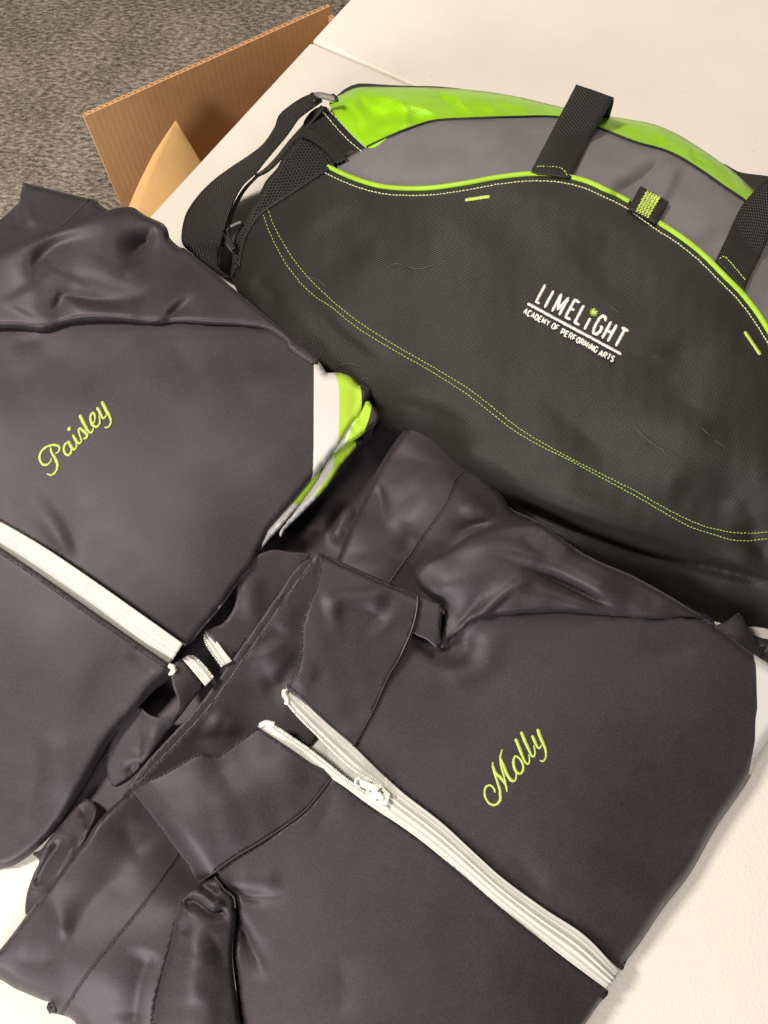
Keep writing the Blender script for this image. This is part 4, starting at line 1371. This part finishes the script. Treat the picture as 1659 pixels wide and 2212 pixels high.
# inside of the collar at the back of the neck
ic_edge = c6([(1062, 170), (1010, 210), (960, 272), (870, 400), (760, 562), (640, 732), (520, 900), (420, 1030), (300, 1160), (180, 1282), (90, 1380), (35, 1432)])
ic_poly = ic_edge + c6([(250, 1450), (500, 1400), (800, 1300), (960, 1240), (1010, 1200), (1060, 1150), (1040, 1000), (960, 860), (990, 700), (1010, 500), (1080, 300)])
zic = Z(Tps([(690, 1196, .064), (610, 1290, .060), (520, 1420, .054), (430, 1540, .048), (300, 1685, .046), (640, 1350, .050), (560, 1480, .042), (620, 1520, .040), (480, 1600, .040), (640, 1600, .036), (680, 1600, .036), (400, 1690, .038)]),
        [ridge(c6([(760, 640), (830, 760), (900, 820)]), .006, 24, 28), ridge(c6([(740, 900), (860, 860), (930, 880)]), -.004, 20), ridge(c6([(440, 1060), (560, 1120), (640, 1080)]), .005, 18, 22), ridge(c6([(880, 420), (880, 520), (830, 600)]), .003, 18), ridge(c6([(300, 1200), (480, 1160), (650, 1150), (760, 1080)]), -.004, 24)])
zic_top = Z(zic, [roll(ic_edge, 5, .002)])
sheet('inner_collar', mo, MAT['knit'], ic_poly, zic_top, 7, .001)
stitches(mo, MAT['dark_thread'], shift(ic_edge, -7)[2:], zic_top, 3.4, 3.0, .00035, .0001)
# collar, left half
zip_lo_ = c6([(725, 1102), (830, 1172), (1000, 1290), (1125, 1378)])
cl_top = c6([(35, 1435, 1), (100, 1402), (250, 1330), (380, 1255), (430, 1241), (500, 1256), (600, 1190), (725, 1102, 1)])
cl_left = c6([(490, 1892), (415, 1945), (350, 1850), (270, 1745), (200, 1650), (120, 1545), (35, 1435)])
zcl2 = Z(Tps([(279, 1702, .060), (345, 1788, .060), (431, 1906, .052), (365, 1660, .064), (437, 1624, .066), (465, 1630, .062), (555, 1570, .060), (715, 1678, .057), (620, 1776, .056), (500, 1852, .055), (480, 1720, .066), (600, 1670, .062), (400, 1790, .064)]), [ridge(c6([(800, 1200), (900, 1330), (920, 1480)]), .002, 22), ridge(c6([(480, 1290), (560, 1400), (600, 1500)]), -.002, 20), waves(.001, 90, 71)])
zcl2_top = Z(zcl2, [roll(cl_left[1:], 46, .026), roll(cl_top, 4, .0015)])
sheet('collar', mo, MAT['knit'], cl_top + zip_lo_[1:] + left_seam[1:] + cl_left[1:-1], zcl2_top, 7, .001)
cord('neck_seam', mo, MAT['seam'], left_seam + cl_left[1:2], lambda X, Y: np.maximum(zcl2_top(X, Y), zml_top(X, Y)), .0007, .0001, 5)
stitches(mo, MAT['dark_thread'], shift(left_seam, 4.5), lambda X, Y: np.maximum(zcl2_top(X, Y), zml_top(X, Y)), 3.2, 2.6, .0004, .0002)
stitches(mo, MAT['dark_thread'], shift(cl_top, 6), zcl2_top, 3.6, 3.0, .0005, .0002)

# white lining and dark patch seen in the open neck
zlin = Z(Tps([(640, 1610, .042), (700, 1620, .043), (720, 1690, .045), (790, 1690, .047), (670, 1650, .042)]), [ridge(zZ([(540, 700), (640, 790), (760, 920)]), -.003, 8, 10), ridge(zZ([(600, 640), (750, 780), (880, 920)]), .002, 12)])
sheet('lining', mo, MAT['lining'], zZ([(380, 700), (520, 560), (640, 640), (800, 800), (960, 960), (1000, 1080), (860, 1060), (600, 880), (440, 760)]), zlin, 6, .0012)
sheet('dark_patch', mo, MAT['elastic'], zZ([(440, 545, 1), (530, 575, 1), (415, 710, 1), (340, 660, 1)]), Z(zlin, [], .003), 5, .0015)

# open zipper tapes, then the closed run
tA = c6([(885, 890), (960, 960), (1100, 1090), (1240, 1210)]) + c8([(225, 205), (280, 258), (345, 316)])
tB = c6([(872, 918), (888, 975), (960, 1062), (1055, 1155), (1150, 1250), (1250, 1338), (1350, 1400), (1470, 1490)])
zopen = Z(Tps([(619, 1486, .0655), (670, 1535, .064), (760, 1612, .0595), (830, 1680, .0565), (690, 1570, .062), (820, 1690, .057)]))
ribbon('zipper_tape', mo, MAT['white_tape'], [(p[0] + 1, p[1] - 2) for p in tA], tB, Z(zopen, [], -.0012), Z(zopen, [], -.0002), .001, 16, 0, None, tprof, 6)
zip_teeth(mo, tB, zopen, .0010, True, .0007, 4.2, 4.6, 14)
tC = c6([(725, 1102), (830, 1172), (1000, 1290), (1125, 1376), (1200, 1425), (1300, 1500), (1380, 1555), (1460, 1606)])
tD = c6([(765, 1080), (800, 1090), (850, 1120), (1000, 1222), (1100, 1300), (1200, 1380), (1290, 1440), (1430, 1520)])
zopen2 = Z(Tps([(555, 1570, .0595), (625, 1612, .0595), (715, 1678, .0575), (800, 1735, .0555), (600, 1580, .060), (700, 1640, .0585), (800, 1710, .0565)]))
ribbon('zipper_tape', mo, MAT['white_tape'], [(p[0] - 1, p[1] + 2) for p in tC], tD, Z(zopen2, [], -.0012), Z(zopen2, [], -.0002), .001, 16, 0, None, tprof, 6)
zip_teeth(mo, tD, zopen2, .0010, False, .0007, 4.2, 4.6, 12)
for q, zf_ in ((c6([(876, 905), (872, 930), (888, 958), (885, 985)]), zopen), (c6([(740, 1098), (775, 1082), (798, 1088), (820, 1092)]), zopen2)):
    cord('zipper_stop', mo, MAT['white_plastic'], q, zf_, .0021, .0010, 4, 8)
zr2 = [(p[0] + 1.5, p[1] - 2) for p in zip_r[2:]]
zl2 = [(p[0] - 1.5, p[1] + 2) for p in c6([(1400, 1568)]) + c8([(270, 380), (400, 470), (560, 600), (700, 720), (850, 840), (980, 940), (1083, 1020)])]
zr2[-1] = (1338, 2100); zl2[-1] = (1310, 2136)
zclosed = Z(Tps([(830, 1690, .0560), (825, 1752, .0548), (950, 1790, .0550), (1080, 1930, .0515), (1200, 2010, .0450), (1300, 2085, .0350), (1338, 2100, .0275), (1310, 2136, .0270)]))
ribbon('zipper', mo, MAT['white_tape'], zr2, zl2, zclosed, zclosed, .001, 28, 0, None, zprof, 6)
stitches(mo, MAT['dark_thread'], shift(zip_r, -7), zmr_top, 3.6, 2.4, .0004, .0002)
stitches(mo, MAT['dark_thread'], shift(zip_l[2:], 7), zml_top, 3.6, 2.4, .0004, .0002)
stitches(mo, MAT['dark_thread'], shift(zip_ro, -6), zcol_top, 3.6, 2.4, .0004, .0002)
stitches(mo, MAT['dark_thread'], shift(zip_lo_, 6), zcl2_top, 3.6, 2.4, .0004, .0002)
# slider with its pull
zs0 = .0575


def plate(name, parent, pts, z0, h, mat, bev=.0006):
    s = np.array([p[:2] for p in pts])
    top = unproject(s[:, 0], s[:, 1], np.full(len(s), z0 + h)); bot = top.copy(); bot[:, 2] -= h
    n = len(s)
    V = list(map(tuple, bot)) + list(map(tuple, top))
    F = [tuple(range(n)), tuple(range(2 * n - 1, n - 1, -1))] + [(i, i + n, (i + 1) % n + n, (i + 1) % n) for i in range(n)]
    o = mesh_obj(name, V, F, mat, parent, smooth=False)
    b = o.modifiers.new('rounding', 'BEVEL'); b.width = bev; b.segments = 2; b.limit_method = 'ANGLE'
    return o


slider = plate('zipper_slider', mo, zZ([(940, 1075), (985, 1020), (1080, 1035), (1165, 1120), (1135, 1225), (1040, 1200), (960, 1130)]), zs0 + .0012, .0030, MAT['white_plastic'])
plate('slider_bridge', slider, zZ([(1000, 1085), (1075, 1105), (1110, 1150), (1090, 1178), (1030, 1150), (990, 1112)]), zs0 + .0042, .0022, MAT['white_plastic'])
plate('pull_tab', slider, zZ([(893, 985), (1000, 1030), (1066, 1062), (1045, 1110), (965, 1080), (885, 1050)]), zs0 + .0056, .0014, MAT['white_plastic'])
lp = zZ([(900, 985), (876, 972), (852, 990), (848, 1025), (866, 1052), (892, 1052)])
V, F = tube_geo(unproject(*np.array([p[:2] for p in lp]).T, np.full(len(lp), zs0 + .0062)), .0011, 8)
mesh_obj('pull_ring', V, F, MAT['white_plastic'], slider)
for q in (zZ([(985, 1060), (975, 1085), (985, 1105)]), zZ([(1085, 1060), (1075, 1085), (1095, 1110)]), zZ([(1040, 1165), (1045, 1180)])):
    V, F = tube_geo(unproject(*np.array([p[:2] for p in q]).T, np.full(len(q), zs0 + .0045)), .0006, 6)
    mesh_obj('slot', V, F, MAT['buckle'], slider)

# right sleeve: cuff standing up behind, and the rolled upper part
ck_poly = c5([(190, 143, 1), (250, 190), (340, 260), (440, 330), (470, 365), (500, 400), (560, 462), (600, 520), (680, 560), (760, 612), (820, 660)]) + c5([(700, 760), (500, 860), (330, 960), (200, 930), (60, 900), (-60, 860), (-150, 800), (-120, 700), (-80, 600), (0, 440), (20, 390), (70, 300), (130, 212)])
zck = Z(Tps([(895, 905, .040), (864, 940, .038), (800, 1050, .034), (740, 1180, .034), (960, 960, .044), (1025, 1002, .046), (1087, 1070, .05), (1150, 1125, .05), (900, 1050, .052), (860, 1150, .044), (950, 1120, .052), (850, 1240, .036), (920, 1240, .03), (1020, 1180, .05), (1100, 1200, .05)]),
        [ridge(zC([(900, 440), (850, 600), (900, 780), (1040, 920)]), -.004, 46, 50, .3), ridge(zC([(645, 705), (680, 860), (700, 1040), (660, 1250)]), -.006, 14, 30, fan=True), ridge(zC([(790, 760), (840, 980), (780, 1280)]), -.002, 36, 36, .3), ridge(zC([(560, 960), (500, 1200), (510, 1420)]), .004, 34),
         ridge(zC([(1330, 860), (1420, 1010), (1560, 1060)]), .004, 14, 12), ridge(zC([(1560, 1060), (1440, 1080), (1330, 1120), (1200, 1240)]), -.007, 16, 16, fan=True), ridge(zC([(960, 1080), (900, 1200), (820, 1380)]), -.005, 34)])
zck_top = Z(zck, [roll(ck_poly[:11], 12, .010), roll(ck_poly[16:] + ck_poly[:1], 14, .010)], 0, .006)
sheet('cuff', mo, MAT['knit'], ck_poly, zck_top, 7, skirt=.008)
cuff_seam = zC([(1415, 628), (1370, 632), (1310, 680), (1255, 745), (1215, 860), (1170, 940), (1100, 1040), (1000, 1180), (930, 1290), (830, 1420), (740, 1550)])
cord('seam', mo, MAT['seam'], cuff_seam, zck_top, .0010, .0001)
stitches(mo, MAT['dark_thread'], shift(cuff_seam, -6)[2:26], zck_top, 3, 2.6, .0004, .0001)
roll_top = c5([(310, 925), (262, 900), (205, 845), (186, 800), (200, 765), (230, 730), (320, 690), (450, 612), (560, 577), (700, 571), (745, 592), (860, 680), (960, 738), (1100, 798), (1250, 880), (1380, 962), (1440, 1008)])
r_poly = roll_top + list(reversed(c5([(315, 1000), (298, 1094), (340, 1066), (390, 1025), (450, 974), (600, 959), (750, 949), (900, 954), (1050, 974), (1200, 982), (1330, 974), (1400, 989)])))
zrl = Z(Tps([(892, 1245, .060), (958, 1310, .056), (952, 1396, .052), (963, 1190, .070), (1030, 1150, .074), (1160, 1128, .072), (1030, 1334, .066), (1190, 1322, .066), (1340, 1336, .062), (1520, 1342, .054), (1000, 1250, .076), (1150, 1220, .080), (1300, 1270, .074), (1430, 1300, .062), (960, 1270, .070), (990, 1350, .060), (1243, 1190, .070), (1368, 1246, .064)]),
        [ridge(c5([(1040, 942), (960, 905), (820, 838), (640, 760), (480, 700)]), -.016, 12, 14, fan=True),
         ridge(c5([(330, 720), (480, 670), (640, 705), (800, 770), (980, 850), (1200, 930)]), .005, 18, 14, .2),
         ridge(c5([(340, 1062), (450, 975), (545, 900), (620, 840), (690, 815)]), .006, 10, 14, .2),
         ridge(c5([(455, 985), (530, 935), (600, 875), (660, 830)]), -.007, 8, 14, fan=True), ridge(c5([(330, 1060), (420, 940), (500, 840), (560, 760)]), -.005, 16, 12, fan=True),
         ridge(c5([(620, 920), (800, 885), (980, 940)]), .004, 22, 16), ridge(c5([(1080, 885), (1190, 935), (1280, 925)]), .003, 12, 18),
         ridge(c5([(690, 590), (660, 650), (720, 700), (800, 730)]), -.003, 12, 16, .35), ridge(c5([(925, 728), (870, 700), (820, 670)]), -.006, 6, 8, fan=True), ridge(c5([(700, 585), (770, 640), (860, 690)]), .003, 9, 9, .2), waves(.0006, 120, 81)])
zrl_top = Z(zrl, [roll(roll_top, 14, .012), roll(c5([(340, 1066), (390, 1025), (450, 974), (600, 959), (750, 949), (900, 954), (1050, 974), (1200, 982), (1330, 974), (1400, 989)]), 14, .012)], 0, .01)
sheet('sleeve', mo, MAT['knit'], r_poly, zrl_top, 6, skirt=lambda X, Y: np.where(Y > 1300, .046, .03))
# little flap of fabric beside the collar seam
sheet('shoulder_tuck', mo, MAT['knit'], c5([(203, 882), (250, 900), (303, 922), (302, 980), (292, 1092), (240, 1062), (183, 1028), (195, 960)]), Z(Tps([(905, 1290, .066), (953, 1310, .066), (948, 1396, .060), (893, 1364, .063)]), [roll(c5([(303, 922), (302, 980), (292, 1092)]), 6, .004)]), 5, .0014)
# small folded ends beside the bag at right
fe = zR([(570, 600), (650, 545), (700, 510), (742, 478, 1), (790, 520), (830, 610), (900, 720), (950, 790), (930, 850), (860, 822), (720, 720)])
sheet('sleeve_end', mo, MAT['knit'], fe, Z(Tps([(1548, 1358, .032), (1594, 1324, .030), (1640, 1400, .026), (1630, 1418, .028), (1600, 1370, .034)]), [roll(fe[3:9], 8, .006)]), 5, skirt=.003)
fe2 = zR([(870, 660), (930, 680), (1000, 690), (1150, 720), (1300, 900), (1150, 1000), (983, 900), (930, 850), (950, 790), (900, 720)])
sheet('sleeve_end', mo, MAT['knit'], fe2, Z(Tps([(1630, 1375, .014), (1700, 1390, .016), (1650, 1420, .028), (1720, 1450, .03)]), [ridge(zR([(980, 730), (950, 800), (930, 860)]), -.008, 6), ridge(zR([(930, 690), (960, 740), (1020, 770)]), .005, 6)]), 5, skirt=.002)

# left sleeve lying towards the viewer
lsl_edge = zL([(1250, -40), (1100, 80), (950, 240), (850, 400), (700, 590), (470, 880), (330, 1050), (240, 1170), (130, 1320), (0, 1480), (-150, 1640)])
lsl_bot = zL([(-150, 1720), (0, 1775), (140, 1860), (300, 1930), (420, 1980), (490, 2005), (500, 2060), (530, 2110), (590, 2120), (680, 2150), (740, 2200), (800, 2300)])
ls_poly = lsl_edge + lsl_bot + [(260, 2330), (345, 2330)] + c7([(678, 2330), (676, 2160), (695, 2060), (725, 1950), (755, 1850), (800, 1720), (900, 1700), (960, 1640), (900, 1500), (760, 1300), (640, 1180)])
zls = Z(Tps([(275, 1706, .030), (196, 1790, .038), (108, 1907, .032), (29, 2005, .026), (0, 2049, .024), (0, 2110, .018), (64, 2137, .018), (130, 2186, .018), (167, 2215, .016), (330, 1800, .024), (400, 1880, .022), (250, 1900, .032), (150, 2020, .036), (300, 2050, .038), (230, 2130, .034), (330, 2180, .030), (380, 1960, .036), (-60, 2080, .02)]),
        [ridge(zL([(1360, 620), (1000, 900), (820, 1130), (700, 1330), (540, 1560)]), -.0045, 38, 44, .3), ridge(zL([(640, 1430), (590, 1220), (540, 1000), (520, 760)]), .005, 18, 26, fan=True),
         ridge(zL([(1240, 160), (1260, 420), (1420, 640)]), -.004, 30), ridge(zL([(60, 1540), (330, 1600), (640, 1560)]), -.003, 30, 24), ridge(zL([(1500, 1480), (1370, 1800), (1310, 2250)]), -.006, 14, 30, .2), waves(.0007, 160, 91)])
zls_top = Z(zls, [roll(lsl_edge, 9, .006), roll(lsl_bot, 32, .016)], 0, .004)
sheet('sleeve', mo, MAT['knit'], ls_poly, zls_top, 7, skirt=.002)
ls_seam = c7([(785, 1462), (745, 1520), (710, 1572), (655, 1650), (600, 1722), (500, 1842), (400, 1965), (300, 2115), (264, 2165)])
cord('seam', mo, MAT['seam'], ls_seam, zls_top, .0009, .0000)
stitches(mo, MAT['dark_thread'], shift(ls_seam, -5), zls_top, 3, 2.8, .00035, .0001)
stitches(mo, MAT['grey_thread'], shift(ls_seam, -5.5)[12:30], zls_top, 1.6, 9, .0003, .0002)
V, F = [], []
kn = zL([(500, 2015), (485, 2045), (500, 2080), (540, 2075), (548, 2040), (520, 2012), (505, 2030)])
tube_geo(unproject(*np.array([p[:2] for p in kn]).T, np.full(len(kn), .012)), .0022, 8, V, F)
mesh_obj('hem_knot', V, F, MAT['knit'], mo)
# gathered underarm fold between sleeve and body
ua_poly = c7([(945, 1562), (895, 1580), (840, 1612), (798, 1648), (782, 1700), (765, 1780), (750, 1850), (722, 1950), (692, 2060), (675, 2160), (676, 2330), (1072, 2330), (1058, 2212), (1038, 2050), (1023, 1900), (1038, 1750), (1030, 1655), (985, 1616)])
zua = Z(Tps([(463, 1892, .050), (400, 1930, .052), (385, 1965, .050), (440, 1960, .058), (500, 1945, .050), (370, 2040, .046), (440, 2060, .056), (500, 2060, .046), (340, 2140, .040), (420, 2150, .052), (505, 2150, .044), (335, 2260, .036), (430, 2260, .050), (520, 2260, .042)]),
        [ridge(c7([(810, 1650), (850, 1625), (900, 1650), (950, 1690), (985, 1670)]), .005, 8, 8, .1), ridge(c7([(800, 1690), (850, 1665), (900, 1700), (945, 1725), (1000, 1700)]), -.011, 8, 12, .15), ridge(c7([(880, 1600), (920, 1620), (965, 1660)]), -.008, 7, 9, .15), ridge(c7([(780, 1750), (800, 1790), (850, 1800)]), -.005, 8),
         ridge(c7([(900, 1780), (960, 1880), (1000, 1980)]), -.004, 16), ridge(c7([(860, 1780), (840, 1950), (830, 2150)]), .003, 20), waves(.001, 70, 95)])
zua_top = Z(zua, [roll(ua_poly[:11], 13, .012), roll(ua_poly[12:], 9, .006)])
sheet('underarm_fold', mo, MAT['knit'], ua_poly, zua_top, 6, skirt=lambda X, Y: 0 * X + .02)
cord('seam', mo, MAT['seam'], c7([(945, 1562), (968, 1590), (985, 1616), (1030, 1652), (1038, 1700)]), lambda X, Y: np.maximum(zua(X, Y), zml_top(X, Y)), .0008, -.0004)

# embroidered name
name_m = [
    ([(465, 1165), (450, 1110), (400, 1062), (345, 1080), (322, 1150), (337, 1230), (380, 1300), (440, 1328), (500, 1308), (535, 1250), (530, 1130), (490, 1000), (452, 890), (432, 800), (437, 745)], [5, 6, 6.5, 6, 6, 7, 8, 8, 7, 6, 5.5, 5]),
    ([(434, 790), (468, 890), (540, 960), (600, 1040), (620, 1100), (624, 1155)], [5, 8, 9, 8, 6, 3.5]),
    ([(618, 1090), (590, 960), (548, 800), (535, 690), (545, 630), (562, 570)], [4.5, 5, 6, 7, 6, 4]),
    ([(540, 690), (580, 800), (620, 900), (670, 980), (716, 1006), (746, 970), (750, 890)], [5, 7.5, 8.5, 8, 6, 4]),
    ([(742, 655), (715, 720), (720, 800), (750, 878), (800, 905), (842, 860), (840, 780), (800, 705), (746, 662)], [5, 8, 8, 6, 6.5, 6, 5]),
    ([(742, 430), (790, 550), (840, 680), (880, 758), (914, 772), (930, 730), (918, 640)], [8, 8.5, 8, 6, 5, 4]),
    ([(816, 335), (870, 470), (920, 580), (955, 658), (988, 674), (1005, 630), (988, 515)], [8, 8.5, 8, 6, 5, 4]),
    ([(964, 385), (1000, 470), (1040, 548), (1070, 560), (1088, 515)], [7.5, 8, 6, 4.5]),
    ([(1038, 300), (1080, 420), (1120, 510), (1150, 600), (1150, 680), (1115, 738), (1066, 722)], [8, 9, 8, 6, 5, 4.5]),
]
embroider('name_embroidery', mo, MAT['lime_thread'], name_m, zmr_top, zM, .0003, .0004)
